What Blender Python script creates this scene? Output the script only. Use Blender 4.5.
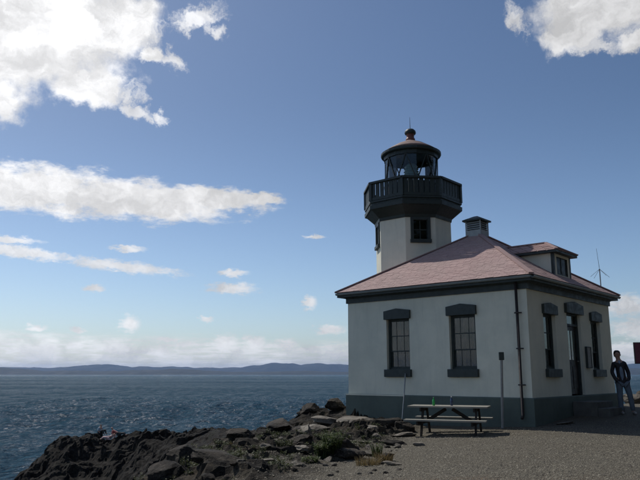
import bpy, bmesh, math, random
import numpy as np
from mathutils import Vector, Matrix, Quaternion

for o in list(bpy.data.objects): bpy.data.objects.remove(o)
S = bpy.context.scene
COL = S.collection
R = math.radians

# ------------------------------------------------------------------ camera
F = 680.0; TILT = 0.195; EYE = 1.5
cam = bpy.data.objects.new('camera', bpy.data.cameras.new('camera')); COL.objects.link(cam)
cam.location = (0, 0, EYE); cam.rotation_euler = (math.pi/2 + TILT, 0, 0)
cam.data.sensor_width = 36; cam.data.lens = F/640*36
cam.data.clip_start = 0.1; cam.data.clip_end = 120000
S.camera = cam
ST, CT = math.sin(TILT), math.cos(TILT)

def ray(px, py):
    a = (px-320)/F; b = (240-py)/F
    return Vector((a, CT-b*ST, ST+b*CT))
def at(px, py, Y):
    d = ray(px, py); return Vector((d.x/d.y*Y, Y, EYE+d.z/d.y*Y))

# ------------------------------------------------------------------ light and exposure
SUN_AZ, SUN_EL = R(-41.8), R(49)
S.view_settings.view_transform = 'Standard'; S.view_settings.look = 'None'
S.view_settings.gamma = 1; S.view_settings.use_curve_mapping = False
S.view_settings.exposure = -0.62
S.render.engine = 'CYCLES'
sd = Vector((math.sin(SUN_AZ)*math.cos(SUN_EL), math.cos(SUN_AZ)*math.cos(SUN_EL), math.sin(SUN_EL)))
sl = bpy.data.lights.new('sun', 'SUN'); sl.energy = 4.7; sl.angle = R(0.53); sl.color = (1, .95, .88)
so = bpy.data.objects.new('sun', sl); COL.objects.link(so); so.location = (-30, 25, 40)
so.rotation_euler = sd.to_track_quat('Z', 'Y').to_euler()

W = bpy.data.worlds.new('World'); S.world = W; W.use_nodes = True
nt = W.node_tree; nt.nodes.clear()
class NT:
    """small helper for writing node trees"""
    def __init__(s, t): s.t = t
    def n(s, typ, **k):
        nd = s.t.nodes.new(typ)
        for a, b in k.items(): setattr(nd, a, b)
        return nd
    def put(s, inp, v):
        if v is None: return
        if hasattr(v, 'is_output') or isinstance(v, bpy.types.NodeSocket): s.t.links.new(v, inp)
        else: inp.default_value = v
    def m(s, op, a, b=None, c=None, clamp=False):
        nd = s.n('ShaderNodeMath', operation=op, use_clamp=clamp)
        s.put(nd.inputs[0], a); s.put(nd.inputs[1], b); s.put(nd.inputs[2], c)
        return nd.outputs[0]
    def v(s, op, a, b=None, scale=None):
        nd = s.n('ShaderNodeVectorMath', operation=op)
        s.put(nd.inputs[0], a); s.put(nd.inputs[1], b)
        if scale is not None: s.put(nd.inputs['Scale'], scale)
        return nd.outputs['Value'] if op in ('LENGTH', 'DOT_PRODUCT', 'DISTANCE') else nd.outputs[0]
    def noise(s, vec, scale, detail=4, rough=.55, dist=0, out=0):
        nd = s.n('ShaderNodeTexNoise'); s.put(nd.inputs['Vector'], vec)
        nd.inputs['Scale'].default_value = scale; nd.inputs['Detail'].default_value = detail
        nd.inputs['Roughness'].default_value = rough; nd.inputs['Distortion'].default_value = dist
        return nd.outputs[out]
    def ss(s, v, a, b, lo=0., hi=1.):
        nd = s.n('ShaderNodeMapRange', interpolation_type='SMOOTHSTEP')
        s.put(nd.inputs[0], v); nd.inputs[1].default_value = a; nd.inputs[2].default_value = b
        nd.inputs[3].default_value = lo; nd.inputs[4].default_value = hi
        return nd.outputs[0]
    def mix(s, f, a, b, mode='MIX'):
        nd = s.n('ShaderNodeMix', data_type='RGBA', blend_type=mode)
        s.put(nd.inputs['Factor'], f)
        A = [i for i in nd.inputs if i.identifier == 'A_Color'][0]; B = [i for i in nd.inputs if i.identifier == 'B_Color'][0]
        for inp, v in ((A, a), (B, b)):
            if isinstance(v, tuple): v = (*v[:3], 1)
            s.put(inp, v)
        return [o for o in nd.outputs if o.identifier == 'Result_Color'][0]

N = NT(nt)
sky = N.n('ShaderNodeTexSky', sky_type='NISHITA', sun_disc=False)
sky.sun_elevation = SUN_EL; sky.sun_rotation = SUN_AZ; sky.altitude = 10
sky.air_density = 1.0; sky.dust_density = 0.8; sky.ozone_density = 1.7
SKYK = 0.106
dirv = N.n('ShaderNodeTexCoord').outputs['Generated']
sep = N.n('ShaderNodeSeparateXYZ'); nt.links.new(dirv, sep.inputs[0])
az = N.m('ARCTAN2', sep.outputs[0], sep.outputs[1]); el = N.m('ARCSINE', sep.outputs[2])
cmb = N.n('ShaderNodeCombineXYZ'); nt.links.new(az, cmb.inputs[0]); nt.links.new(el, cmb.inputs[1])
uv = cmb.outputs[0]
# domain warp so outlines fray
w1 = N.v('SCALE', N.v('SUBTRACT', N.noise(uv, 9, 3, .6, out=1), (.5, .5, .5)), scale=.07)
w2 = N.v('SCALE', N.v('SUBTRACT', N.noise(uv, 42, 5, .65, out=1), (.5, .5, .5)), scale=.035)
uvw = N.v('ADD', uv, N.v('ADD', w1, w2))
uvf = N.v('ADD', uv, N.v('SCALE', N.v('SUBTRACT', N.noise(N.v('MULTIPLY', uv, (1, 2.2, 1)), 60, 5, .65, out=1), (.5, .5, .5)), scale=.018))
def ae(px, py):
    d = ray(px, py).normalized(); return math.atan2(d.x, d.y), math.asin(d.z)
def blobs(lst, vec):
    f = None
    for (cx, cy, rx, ry, rot) in lst:
        a0, e0 = ae(cx, cy)
        a1, _ = ae(cx+rx*.5, cy); a2, _ = ae(cx-rx*.5, cy); _, e1 = ae(cx, cy+ry*.5); _, e2 = ae(cx, cy-ry*.5)
        mp = N.n('ShaderNodeMapping', vector_type='TEXTURE'); nt.links.new(vec, mp.inputs[0])
        mp.inputs['Location'].default_value = (a0, e0, 0)
        mp.inputs['Rotation'].default_value = (0, 0, R(rot))
        mp.inputs['Scale'].default_value = (abs(a1-a2), abs(e2-e1), 1)
        g = N.m('SUBTRACT', 1, N.v('LENGTH', mp.outputs[0]))
        f = g if f is None else N.m('MAXIMUM', f, g)
    return f
big = [(15, 25, 150, 78, 0), (-30, 85, 90, 40, 0), (110, 20, 62, 50, 0), (85, 88, 50, 26, 0), (152, 52, 17, 14, 0), 
       (605, 5, 85, 42, 0), (580, 36, 40, 20, 0), (640, 40, 35, 14, 0)]
band = [(255, 199, 40, 8, 0), (40, 190, 130, 30, 0), (140, 201, 115, 26, -3), (215, 198, 70, 15, -4), (-60, 190, 120, 28, 0)]
small = [(20, 252, 80, 8, -5), (120, 266, 85, 8, -5), (10, 240, 40, 6, 0), (128, 249, 24, 4, 0), (232, 288, 34, 8, 0), (233, 273, 20, 5, 0),
         (95, 288, 14, 5, 0), (130, 324, 14, 11, 0), (37, 328, 14, 5, 0), (78, 331, 12, 4, 0), (206, 319, 10, 4, 0), (226, 344, 20, 13, 0), (254, 345, 20, 13, 0),
         (286, 346, 20, 9, 0), (20, 350, 24, 8, 0), (75, 346, 18, 8, 0), (160, 352, 20, 8, 0), (330, 330, 22, 7, 0), (335, 354, 26, 7, 0), (45, 349, 30, 9, 0), (120, 350, 32, 8, 0), (315, 237, 14, 3, 0),
         (310, 302, 9, 10, 30), (625, 306, 40, 16, 0), (640, 328, 45, 15, 0), (620, 350, 40, 10, 0), (168, 340, 22, 4, 0)]
wisp = [(196, 16, 30, 17, 25), (212, 27, 20, 8, -20), (135, 109, 34, 8, -8), (160, 112, 14, 6, 0), (172, 60, 18, 12, 0), (150, 30, 22, 16, 0), (125, 95, 22, 12, 0), (520, 20, 14, 24, 20), (590, 48, 40, 10, 0)]
nb = N.noise(uv, 16, 8, .62); ns = N.noise(N.v('MULTIPLY', uv, (1, 2.2, 1)), 60, 8, .7)
fb = N.m('ADD', blobs(big, uvw), N.m('MULTIPLY', N.m('SUBTRACT', nb, .5), 1.1))
fd = N.m('ADD', blobs(band, uvf), N.m('MULTIPLY', N.m('SUBTRACT', N.noise(N.v('MULTIPLY', uv, (1, 2.6, 1)), 17, 8, .64), .5), 1.45))
fs = N.m('ADD', blobs(small, uvf), N.m('MULTIPLY', N.m('SUBTRACT', ns, .5), 1.3))
fw = N.m('ADD', blobs(wisp, uvw), N.m('MULTIPLY', N.m('SUBTRACT', N.noise(uvw, 38, 8, .7), .5), 2.2))
mask_w = N.m('MULTIPLY', N.ss(fw, .0, .8), .85)
mask_b = N.m('MAXIMUM', mask_w, N.ss(fb, -.02, .42)); mask_d = N.ss(fd, .02, .48); mask_s = N.m('MULTIPLY', N.ss(fs, .02, .75), .9)
# low bank of hazy stratus just over the hills
bank_edge = N.m('ADD', N.m('MULTIPLY', az, -.022), .048)
bank_n = N.noise(N.v('MULTIPLY', uv, (1, 7, 1)), 9, 6, .6)
bank = N.ss(N.m('SUBTRACT', N.m('ADD', bank_edge, N.m('MULTIPLY', N.m('SUBTRACT', bank_n, .5), .028)), el), -.004, .012)
bank = N.m('MULTIPLY', bank, N.ss(N.noise(N.v('MULTIPLY', uv, (1, 9, 1)), 22, 6, .65), .36, .60, .28, .88))
# clouds everywhere else in the sky
plan = N.v('DIVIDE', dirv, None)
pdiv = N.m('ADD', N.m('MAXIMUM', sep.outputs[2], 0), .12)
cmb2 = N.n('ShaderNodeCombineXYZ')
nt.links.new(N.m('DIVIDE', sep.outputs[0], pdiv), cmb2.inputs[0]); nt.links.new(N.m('DIVIDE', sep.outputs[1], pdiv), cmb2.inputs[1])
rest = N.ss(N.noise(cmb2.outputs[0], 1.6, 8, .58), .53, .68)
away = N.m('MAXIMUM', N.ss(N.m('ABSOLUTE', az), .56, .8), N.ss(el, .62, .85))
rest = N.m('MULTIPLY', N.m('MULTIPLY', rest, away), N.ss(el, .01, .06))
mask = N.m('MAXIMUM', N.m('MAXIMUM', mask_b, mask_d), N.m('MAXIMUM', N.m('MAXIMUM', mask_s, bank), rest))
# cloud body brightness: thick parts greyer, with billows
bil = N.noise(N.v('MULTIPLY', uvw, (1, 1.6, 1)), 11, 7, .62)
shade = N.ss(bil, .34, .66, .66, 1.04)
sunward = N.v('DOT_PRODUCT', dirv, tuple(sd))
glow = N.ss(sunward, .45, .98, .80, 1.25)
cb = N.m('MULTIPLY', N.m('MULTIPLY', shade, glow), 1.42)
ccol = N.v('SCALE', (1.0, 1.0, 1.01), scale=N.m('MULTIPLY', cb, N.ss(el, 0, .16, 1.22, 1.0)))
skyc = N.v('MULTIPLY', N.v('SCALE', sky.outputs[0], scale=N.ss(el, .0, .42, SKYK*1.42, SKYK*.97)), (.88, .975, 1.10))
fin = N.mix(mask, skyc, ccol)
bg = N.n('ShaderNodeBackground'); nt.links.new(fin, bg.inputs[0]); bg.inputs[1].default_value = 1.0
wo = N.n('ShaderNodeOutputWorld'); nt.links.new(bg.outputs[0], wo.inputs[0])

# ------------------------------------------------------------------ helpers
def tag(o, label=None, cat=None, group=None, kind=None):
    if label: o['label'] = label
    if cat: o['category'] = cat
    if group: o['group'] = group
    if kind: o['kind'] = kind
    return o
def empty(name, loc, rz=0, label=None, cat=None, group=None):
    o = bpy.data.objects.new(name, None); COL.objects.link(o); o.location = loc; o.rotation_euler = (0, 0, rz)
    o.empty_display_size = .2
    return tag(o, label, cat, group)
class MB:
    def __init__(s): s.V = []; s.Fc = []
    def add(s, vs, fs):
        b = len(s.V); s.V += [tuple(v) for v in vs]; s.Fc += [tuple(b+i for i in f) for f in fs]; return s
    def box(s, x0, x1, y0, y1, z0, z1):
        v = [(x, y, z) for x in (x0, x1) for y in (y0, y1) for z in (z0, z1)]
        return s.add(v, [(0, 1, 3, 2), (4, 6, 7, 5), (0, 4, 5, 1), (2, 3, 7, 6), (0, 2, 6, 4), (1, 5, 7, 3)])
    def bar(s, a, b, w, h, up=(0, 0, 1)):
        a = Vector(a); b = Vector(b); d = (b-a).normalized(); u = Vector(up)
        x = d.cross(u)
        if x.length < 1e-4: x = d.cross(Vector((1, 0, 0)))
        x.normalize(); z = x.cross(d)
        v = [p+x*i*w/2+z*j*h/2 for p in (a, b) for i, j in ((-1, -1), (1, -1), (1, 1), (-1, 1))]
        return s.add(v, [(0, 3, 2, 1), (4, 5, 6, 7), (0, 1, 5, 4), (1, 2, 6, 5), (2, 3, 7, 6), (3, 0, 4, 7)])
    def tube(s, pts, r, n=8):
        pts = [Vector(p) for p in pts]; rs = r if isinstance(r, (list, tuple)) else [r]*len(pts)
        vs = []; fs = []; ref = None
        for i, p in enumerate(pts):
            d = (pts[min(i+1, len(pts)-1)]-pts[max(i-1, 0)]).normalized()
            if ref is None: ref = d.orthogonal().normalized()
            x = (ref-d*ref.dot(d)).normalized(); ref = x; y = d.cross(x)
            vs += [p+(x*math.cos(2*math.pi*k/n)+y*math.sin(2*math.pi*k/n))*rs[i] for k in range(n)]
        for i in range(len(pts)-1):
            for k in range(n):
                fs.append((i*n+k, i*n+(k+1) % n, (i+1)*n+(k+1) % n, (i+1)*n+k))
        fs.append(tuple(range(n-1, -1, -1))); fs.append(tuple((len(pts)-1)*n+k for k in range(n)))
        return s.add(vs, fs)
    def lathe(s, prof, n=24, c=(0, 0, 0), ph=0, caps=True):
        vs = []; fs = []
        for r, z in prof:
            vs += [(c[0]+r*math.cos(ph+2*math.pi*k/n), c[1]+r*math.sin(ph+2*math.pi*k/n), c[2]+z) for k in range(n)]
        for i in range(len(prof)-1):
            for k in range(n): fs.append((i*n+k, i*n+(k+1) % n, (i+1)*n+(k+1) % n, (i+1)*n+k))
        if caps:
            fs.append(tuple(range(n-1, -1, -1))); fs.append(tuple((len(prof)-1)*n+k for k in range(n)))
        return s.add(vs, fs)
    def build(s, name, mat, parent=None, smooth=False, bevel=0, recalc=True, mesh=None):
        me = bpy.data.meshes.new(name); me.from_pydata(s.V, [], s.Fc)
        if recalc:
            bm = bmesh.new(); bm.from_mesh(me); bmesh.ops.recalc_face_normals(bm, faces=bm.faces); bm.to_mesh(me); bm.free()
        me.materials.append(mat)
        if smooth: me.shade_smooth()
        o = bpy.data.objects.new(name, me); COL.objects.link(o)
        if parent: o.parent = parent
        if bevel:
            b = o.modifiers.new('bevel', 'BEVEL'); b.width = bevel; b.segments = 2; b.limit_method = 'ANGLE'
        return o

# vectorised gradient noise
_rng = np.random.default_rng(7); _perm = _rng.permutation(512); _perm = np.concatenate([_perm, _perm, _perm])
_g = _rng.normal(size=(512, 3)); _g /= np.linalg.norm(_g, axis=1)[:, None]
def pn(x, y, z=None):
    x = np.asarray(x, float); y = np.asarray(y, float); z = np.zeros_like(x) if z is None else np.asarray(z, float)+0*x
    xi, yi, zi = np.floor(x).astype(int), np.floor(y).astype(int), np.floor(z).astype(int)
    xf, yf, zf = x-xi, y-yi, z-zi
    f = lambda t: t*t*t*(t*(t*6-15)+10)
    u, v, w = f(xf), f(yf), f(zf); out = 0
    for i in (0, 1):
        for j in (0, 1):
            for k in (0, 1):
                h = _perm[(_perm[(_perm[(xi+i) & 511]+yi+j) & 511]+zi+k) & 511]; g = _g[h]
                d = g[..., 0]*(xf-i)+g[..., 1]*(yf-j)+g[..., 2]*(zf-k)
                out = out+d*(u if i else 1-u)*(v if j else 1-v)*(w if k else 1-w)
    return out*1.4
def fbm(x, y, z=None, o=5, ridge=False):
    a = 1; s = 0; t = 0
    for i in range(o):
        n = pn(x*2**i+i*17.3, y*2**i-i*9.1, None if z is None else z*2**i)
        s = s+a*((1-2*np.abs(n)) if ridge else n); t += a; a *= .5
    return s/t
def ssn(x, a, b):
    t = np.clip((x-a)/(b-a), 0, 1); return t*t*(3-2*t)

# ------------------------------------------------------------------ materials
def newmat(name):
    m = bpy.data.materials.new(name); m.use_nodes = True; m.node_tree.nodes.clear(); K = NT(m.node_tree)
    bs = K.n('ShaderNodeBsdfPrincipled'); out = K.n('ShaderNodeOutputMaterial'); m.node_tree.links.new(bs.outputs[0], out.inputs[0])
    return m, K, bs
def bump(K, bs, h, strength, dist):
    b = K.n('ShaderNodeBump'); b.inputs['Strength'].default_value = strength; b.inputs['Distance'].default_value = dist
    K.put(b.inputs['Height'], h); K.t.links.new(b.outputs[0], bs.inputs['Normal'])
def mat(name, c, rough=.6, c2=None, scale=3, amt=.5, bs_=0, bd=.01, metal=0, obj=True, spec=.5, stretch=(1, 1, 1), bscale=None):
    m, K, b = newmat(name)
    co = K.n('ShaderNodeTexCoord').outputs['Object']; co = K.v('MULTIPLY', co, stretch)
    if c2 is None: c2 = tuple(x*.7 for x in c)
    f = K.ss(K.noise(co, scale, 6, .65), .35, .7)
    K.t.links.new(K.mix(K.m('MULTIPLY', f, amt), c, c2), b.inputs['Base Color'])
    K.put(b.inputs['Roughness'], K.ss(K.noise(co, scale*2.3, 4), .3, .7, max(0, rough-.08), min(1, rough+.1)))
    b.inputs['Metallic'].default_value = metal; b.inputs['Specular IOR Level'].default_value = spec
    if bs_: bump(K, b, K.noise(co, bscale or scale*8, 5, .6), bs_, bd)
    return m
M = {}
def stucco(name, c, c2):
    m, K, b = newmat(name)
    co = K.n('ShaderNodeTexCoord').outputs['Object']
    blot = K.ss(K.noise(co, 1.3, 6, .6), .35, .7)
    streak = K.ss(K.noise(K.v('MULTIPLY', co, (5, 5, .45)), 1.6, 5, .6), .5, .75)
    col = K.mix(K.m('MULTIPLY', blot, .7), c, c2)
    col = K.mix(K.m('MULTIPLY', streak, .2), col, tuple(x*.72 for x in c2))
    K.t.links.new(col, b.inputs['Base Color']); b.inputs['Roughness'].default_value = .85; b.inputs['Specular IOR Level'].default_value = .25
    bump(K, b, K.m('ADD', K.noise(co, 60, 5, .7), K.m('MULTIPLY', K.noise(co, 5, 3, .5), 1.2)), .55, .012)
    return m
M['stucco'] = stucco('stucco', (.83, .81, .66), (.69, .69, .565))
M['plinth'] = stucco('plinth_paint', (.135, .165, .14), (.10, .125, .108))
M['trim'] = mat('dark_trim', (.036, .048, .043), .55, (.024, .033, .03), 4, .6, .15, .004)
M['tower_trim'] = mat('tower_green_trim', (.022, .034, .029), .5, (.015, .023, .02), 5, .6, .15, .004)
M['gutter'] = mat('gutter_paint', (.27, .30, .29), .45, (.17, .19, .19), 3, .6)
M['pipe'] = mat('downspout_iron', (.03, .024, .022), .6, (.05, .03, .025), 6, .6)
M['vent'] = mat('vent_paint', (.42, .45, .43), .7, (.3, .33, .32), 5, .7)
M['conduit'] = mat('galvanised', (.33, .35, .35), .45, (.2, .21, .21), 6, .6, metal=.3)
M['wood_grey'] = mat('weathered_wood', (.32, .31, .26), .8, (.17, .155, .13), 2.5, .8, .5, .004, stretch=(1, 14, 14))
M['wood_dark'] = mat('dark_wood', (.035, .028, .022), .85, (.02, .017, .013), 2.5, .8, .5, .004, stretch=(2, 2, 10))
M['post'] = mat('grey_post', (.33, .33, .31), .8, (.22, .21, .19), 5, .8, .3, .003, stretch=(4, 4, 1))
M['concrete'] = mat('concrete', (.13, .125, .11), .9, (.08, .078, .07), 3, .8, .5, .006)
M['black'] = mat('black_paint', (.012, .012, .013), .5, (.02, .02, .02), 5)
M['door'] = mat('door_paint', (.028, .026, .026), .5, (.018, .017, .017), 4, .6, .1, .003)
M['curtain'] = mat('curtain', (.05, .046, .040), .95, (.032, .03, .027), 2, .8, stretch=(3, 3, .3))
M['curtain_light'] = mat('lace_curtain', (.42, .47, .48), .95, (.30, .34, .35), 8, .7)
M['interior'] = mat('interior_plaster', (.10, .095, .09), .9)
M['paper'] = mat('paper', (.42, .42, .38), .8, (.22, .2, .17), 22, .9)
M['dark_pane'] = mat('dark_pane', (.012, .013, .014), .35, (.02, .02, .02), 3, spec=.15)
M['lens'] = mat('lens_glass', (.25, .38, .36), .15, (.12, .2, .2), 12, .7)
M['red_paint'] = mat('red_oxide', (.24, .085, .06), .6, (.14, .05, .04), 6, .7)
M['cone'] = mat('lantern_roof', (.30, .20, .165), .7, (.15, .10, .08), 4, .7, .1, .004)
M['steel'] = mat('steel', (.25, .26, .27), .35, metal=.7)

def glass(name, tint=(.02, .025, .025), alpha=.45):
    m, K, b = newmat(name)
    K.t.nodes.remove(b)
    out = [n for n in K.t.nodes if n.type == 'OUTPUT_MATERIAL'][0]
    g = K.n('ShaderNodeBsdfGlossy'); g.inputs['Roughness'].default_value = .03; g.inputs['Color'].default_value = (.9, .95, .95, 1)
    t = K.n('ShaderNodeBsdfTransparent'); t.inputs['Color'].default_value = (*[1-alpha]*3, 1)
    fr = K.n('ShaderNodeFresnel'); fr.inputs[0].default_value = 1.5
    co = K.n('ShaderNodeTexCoord').outputs['Object']
    bm_ = K.n('ShaderNodeBump'); bm_.inputs['Strength'].default_value = .12; bm_.inputs['Distance'].default_value = .02
    K.put(bm_.inputs['Height'], K.noise(co, 2.5, 2)); K.t.links.new(bm_.outputs[0], g.inputs['Normal'])
    mx = K.n('ShaderNodeMixShader'); K.t.links.new(K.m('ADD', K.m('MULTIPLY', fr.outputs[0], .9), .02), mx.inputs[0])
    K.t.links.new(t.outputs[0], mx.inputs[1]); K.t.links.new(g.outputs[0], mx.inputs[2]); K.t.links.new(mx.outputs[0], out.inputs[0])
    return m
M['glass'] = glass('window_glass'); M['lantern_glass'] = glass('lantern_glass', alpha=.12)

def shingle_mat():
    m, K, b = newmat('red_shingle')
    co = K.n('ShaderNodeTexCoord').outputs['Object']
    at_ = K.n('ShaderNodeAttribute', attribute_name='tint').outputs['Fac']
    big_ = K.ss(K.noise(co, 1.1, 5, .6), .3, .7)
    c = K.mix(at_, (.42, .285, .265), (.49, .34, .315))
    c = K.mix(K.m('MULTIPLY', big_, .4), c, (.38, .30, .27))
    c = K.mix(K.m('MULTIPLY', K.ss(K.noise(co, 40, 3), .4, .7), .3), c, (.16, .10, .09))
    K.t.links.new(c, b.inputs['Base Color']); b.inputs['Roughness'].default_value = .8; b.inputs['Specular IOR Level'].default_value = .3
    bump(K, b, K.noise(co, 90, 3), .4, .005)
    return m
M['shingle'] = shingle_mat()

def rock_mat():
    m, K, b = newmat('rock')
    co = K.n('ShaderNodeNewGeometry').outputs['Position']
    n1 = K.ss(K.noise(co, 1.1, 8, .65), .35, .68); n2 = K.ss(K.noise(co, 7, 6, .7), .45, .7)
    c = K.mix(n1, (.018, .0145, .011), (.066, .053, .039)); c = K.mix(K.m('MULTIPLY', n2, .5), c, (.13, .105, .075))
    c = K.mix(K.ss(K.noise(co, 2.3, 6, .7), .56, .66), c, (.034, .038, .028))
    crack = K.n('ShaderNodeTexVoronoi', feature='DISTANCE_TO_EDGE'); crack.inputs['Scale'].default_value = 1.3
    K.t.links.new(K.v('ADD', K.v('MULTIPLY', co, (1, 1, 2.2)), K.v('SCALE', K.noise(co, 3, 5, .7, out=1), scale=1.2)), crack.inputs['Vector'])
    cr = K.ss(crack.outputs['Distance'], 0, .05)
    c = K.mix(K.m('MULTIPLY', K.ss(K.noise(co, 14, 7, .75), .56, .66), .7), c, (.11, .097, .075))
    c = K.mix(cr, (.008, .007, .006), c)
    K.t.links.new(c, b.inputs['Base Color']); b.inputs['Roughness'].default_value = .85; b.inputs['Specular IOR Level'].default_value = .3
    bump(K, b, K.m('ADD', K.m('MULTIPLY', K.noise(co, 5, 9, .7), 1.6), K.m('MULTIPLY', cr, .25)), 1.0, .08)
    return m
M['rock'] = rock_mat()
M['slab'] = mat('pale_rock', (.21, .185, .148), .85, (.085, .072, .056), 2.2, 1, .9, .05, bscale=9)

def ground_mat():
    m, K, b = newmat('ground')
    co = K.n('ShaderNodeNewGeometry').outputs['Position']
    g = K.n('ShaderNodeAttribute', attribute_name='gravel').outputs['Fac']
    # rock colour
    n1 = K.ss(K.noise(co, .9, 8, .65), .35, .68); n2 = K.ss(K.noise(co, 6, 6, .7), .45, .7)
    sp0 = K.n('ShaderNodeSeparateXYZ'); K.t.links.new(co, sp0.inputs[0]); nearb = K.ss(K.m('ADD', sp0.outputs[1], K.m('MULTIPLY', sp0.outputs[0], -2.0)), 18, 34, 1, 0)
    rc = K.mix(n1, (.010, .009, .0075), (.030, .026, .021)); rc = K.mix(K.m('MULTIPLY', nearb, K.ss(K.noise(co, 1.6, 6, .7), .38, .6)), rc, (.105, .085, .058)); rc = K.mix(K.m('MULTIPLY', n2, .5), rc, (.075, .061, .046))
    rc = K.mix(K.ss(K.noise(co, 1.7, 6, .7), .58, .68), rc, (.03, .036, .022))
    crack = K.n('ShaderNodeTexVoronoi', feature='DISTANCE_TO_EDGE'); crack.inputs['Scale'].default_value = 1.4
    K.t.links.new(K.v('ADD', K.v('MULTIPLY', co, (1, 1, 2.5)), K.v('SCALE', K.noise(co, 2.5, 5, .7, out=1), scale=1.4)), crack.inputs['Vector'])
    cr = K.ss(crack.outputs['Distance'], 0, .06)
    rc = K.mix(K.m('MULTIPLY', K.ss(K.noise(co, 11, 7, .75), .56, .66), .8), rc, (.13, .115, .085))
    rc = K.mix(cr, (.006, .005, .005), rc)
    # gravel colour
    vo = K.n('ShaderNodeTexVoronoi'); vo.inputs['Scale'].default_value = 55; K.t.links.new(co, vo.inputs['Vector'])
    vs_ = K.n('ShaderNodeSeparateColor'); K.t.links.new(vo.outputs['Color'], vs_.inputs[0])
    gc = K.mix(vs_.outputs[0], (.066, .058, .043), (.215, .195, .150))
    gc = K.mix(K.m('MULTIPLY', K.ss(K.noise(co, .8, 6, .65), .4, .65), .6), gc, (.120, .103, .074))
    gc = K.mix(K.m('MULTIPLY', K.ss(K.noise(co, 3.1, 5, .65), .5, .7), .4), gc, (.095, .085, .065))
    sp = K.n('ShaderNodeSeparateXYZ'); K.t.links.new(co, sp.inputs[0])
    dirt = K.ss(K.m('ADD', sp.outputs[1], K.m('MULTIPLY', K.noise(co, 2, 4), 1.2)), 9.3, 10.1, 1, 0)
    gc = K.mix(K.m('MULTIPLY', dirt, K.ss(K.noise(co, 1.3, 7, .7), .35, .65, .25, .8)), gc, (.17, .115, .07))
    K.t.links.new(K.mix(g, rc, gc), b.inputs['Base Color']); b.inputs['Roughness'].default_value = .9; b.inputs['Specular IOR Level'].default_value = .25
    gh = K.m('MULTIPLY', vo.outputs['Distance'], -1.0)
    rh = K.m('ADD', K.m('MULTIPLY', K.noise(co, 3, 10, .76), 13.0), K.m('MULTIPLY', cr, 3))
    hm = K.n('ShaderNodeMix', data_type='FLOAT'); K.put(hm.inputs[0], g); K.put(hm.inputs[2], rh); K.put(hm.inputs[3], gh)
    bump(K, b, hm.outputs[0], 1.0, .022)
    return m
M['ground'] = ground_mat()

# ------------------------------------------------------------------ terrain
SEA = -8.0
BX, BY, YAW = 5.258, 17.255, 0.716
W1, W2, OV = 5.82, 6.114, 0.26
ZP = EYE-0.575                    # top of the plinth, world
def bw(u, v, z=0):                # building coordinates to world; z from the top of the plinth
    return Vector((BX-u*math.cos(YAW)+v*math.sin(YAW), BY+u*math.sin(YAW)+v*math.cos(YAW), ZP+z))
CP = [(0, 0, .1), (7, 0, .1), (14, 0, .2), (0, 6, .15), (6, 6, .2), (12, 8, .3), (3, 9, .2), (3, 12, .17), (6.5, 13, .2), (3, 16, .12), (5.26, 17, .23),
      (7.5, 16.5, .27), (7.8, 19.3, .45), (9.2, 20.3, .47), (9.6, 24, .5), (13, 20, .5), (12.5, 27, .0), (14, 36, -3.5), (20, 30, -2.5), (5, 22, .3), (3, 20, .2), (1, 20.3, .17), (0.2, 21.3, .15),
      (6, 29, -1.2), (3, 27, -.6), (1, 29, -3), (5, 36, -7), (1, 35, -7), (-5, 8, -2.6), (-8, 4, -7), (-3, 0, -.5), (-9, 12, -7), (-6, 15, -3.0), (-9, 22, -6), (-4.2, 10.5, -1.3), (-5.5, 0, -3),
      (-20, 43, -8.6), (-14, 41, -8.2), (-10, 35, -6.8), (-26, 50, -10), (-28, 38, -11), (-18, 30, -10), (-14, 18, -10),
      (-26, 62, -10), (-18, 66, -10), (-10, 63, -10), (1, 57, -9.5), (2, 46, -9), (20, 45, -9), (30, 36, -6), (8, 48, -9.5), (25, 10, 2), (30, 25, .5), (22, 0, 2)]
CP = [Vector(c) for c in CP]
for px, py, Y in [(345, 411, 24), (320, 412, 23.5), (307, 413, 23), (300, 428, 22), (285, 433, 22), (268, 434, 24), (262, 438, 28),
                  (262, 472, 10.6), (300, 452, 13.6), (330, 437, 16.8), (200, 458, 13.5), (182, 470, 11.5), (225, 446, 17), (262, 444, 19), (365, 428, 19),
                  (235, 439, 34), (200, 443, 30), (44, 461, 52), (50, 450, 53), (60, 443, 54.5), (74, 438, 56), (98, 438.5, 57), (120, 439, 57), (160, 436, 55), (200, 440, 54), (240, 442, 50), (262, 442, 44), (225, 443, 46), (250, 442, 44), (190, 440, 49), (215, 443, 40), (175, 440, 52),
                  (100, 468, 51), (66, 476, 50), (140, 466, 47), (180, 456, 38), (160, 476, 36)]:
    CP.append(at(px, py, Y))
P = np.array([[c.x, c.y, c.z] for c in CP])
def tps(r): return np.where(r > 1e-9, r*r*np.log(r+1e-12), 0)
def warpc(x, y):      # compress the far distances so both ends carry the same weight
    return x/np.sqrt(1+y*y/300), 8*np.arcsinh(y/8)
cx_, cy_ = warpc(P[:, 0], P[:, 1]); n_ = len(P)
D_ = np.hypot(cx_[:, None]-cx_, cy_[:, None]-cy_); A_ = np.zeros((n_+3, n_+3)); A_[:n_, :n_] = tps(D_)+.02*np.eye(n_)
A_[:n_, n_:] = np.c_[np.ones(n_), cx_, cy_]; A_[n_:, :n_] = A_[:n_, n_:].T
w_ = np.linalg.solve(A_, np.r_[P[:, 2], 0, 0, 0])
def base_h(x, y):
    X, Y = warpc(np.asarray(x, float), np.asarray(y, float)); s = w_[n_]+w_[n_+1]*X+w_[n_+2]*Y
    for i in range(n_): s = s+w_[i]*tps(np.hypot(X-cx_[i], Y-cy_[i]))
    return s
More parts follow.
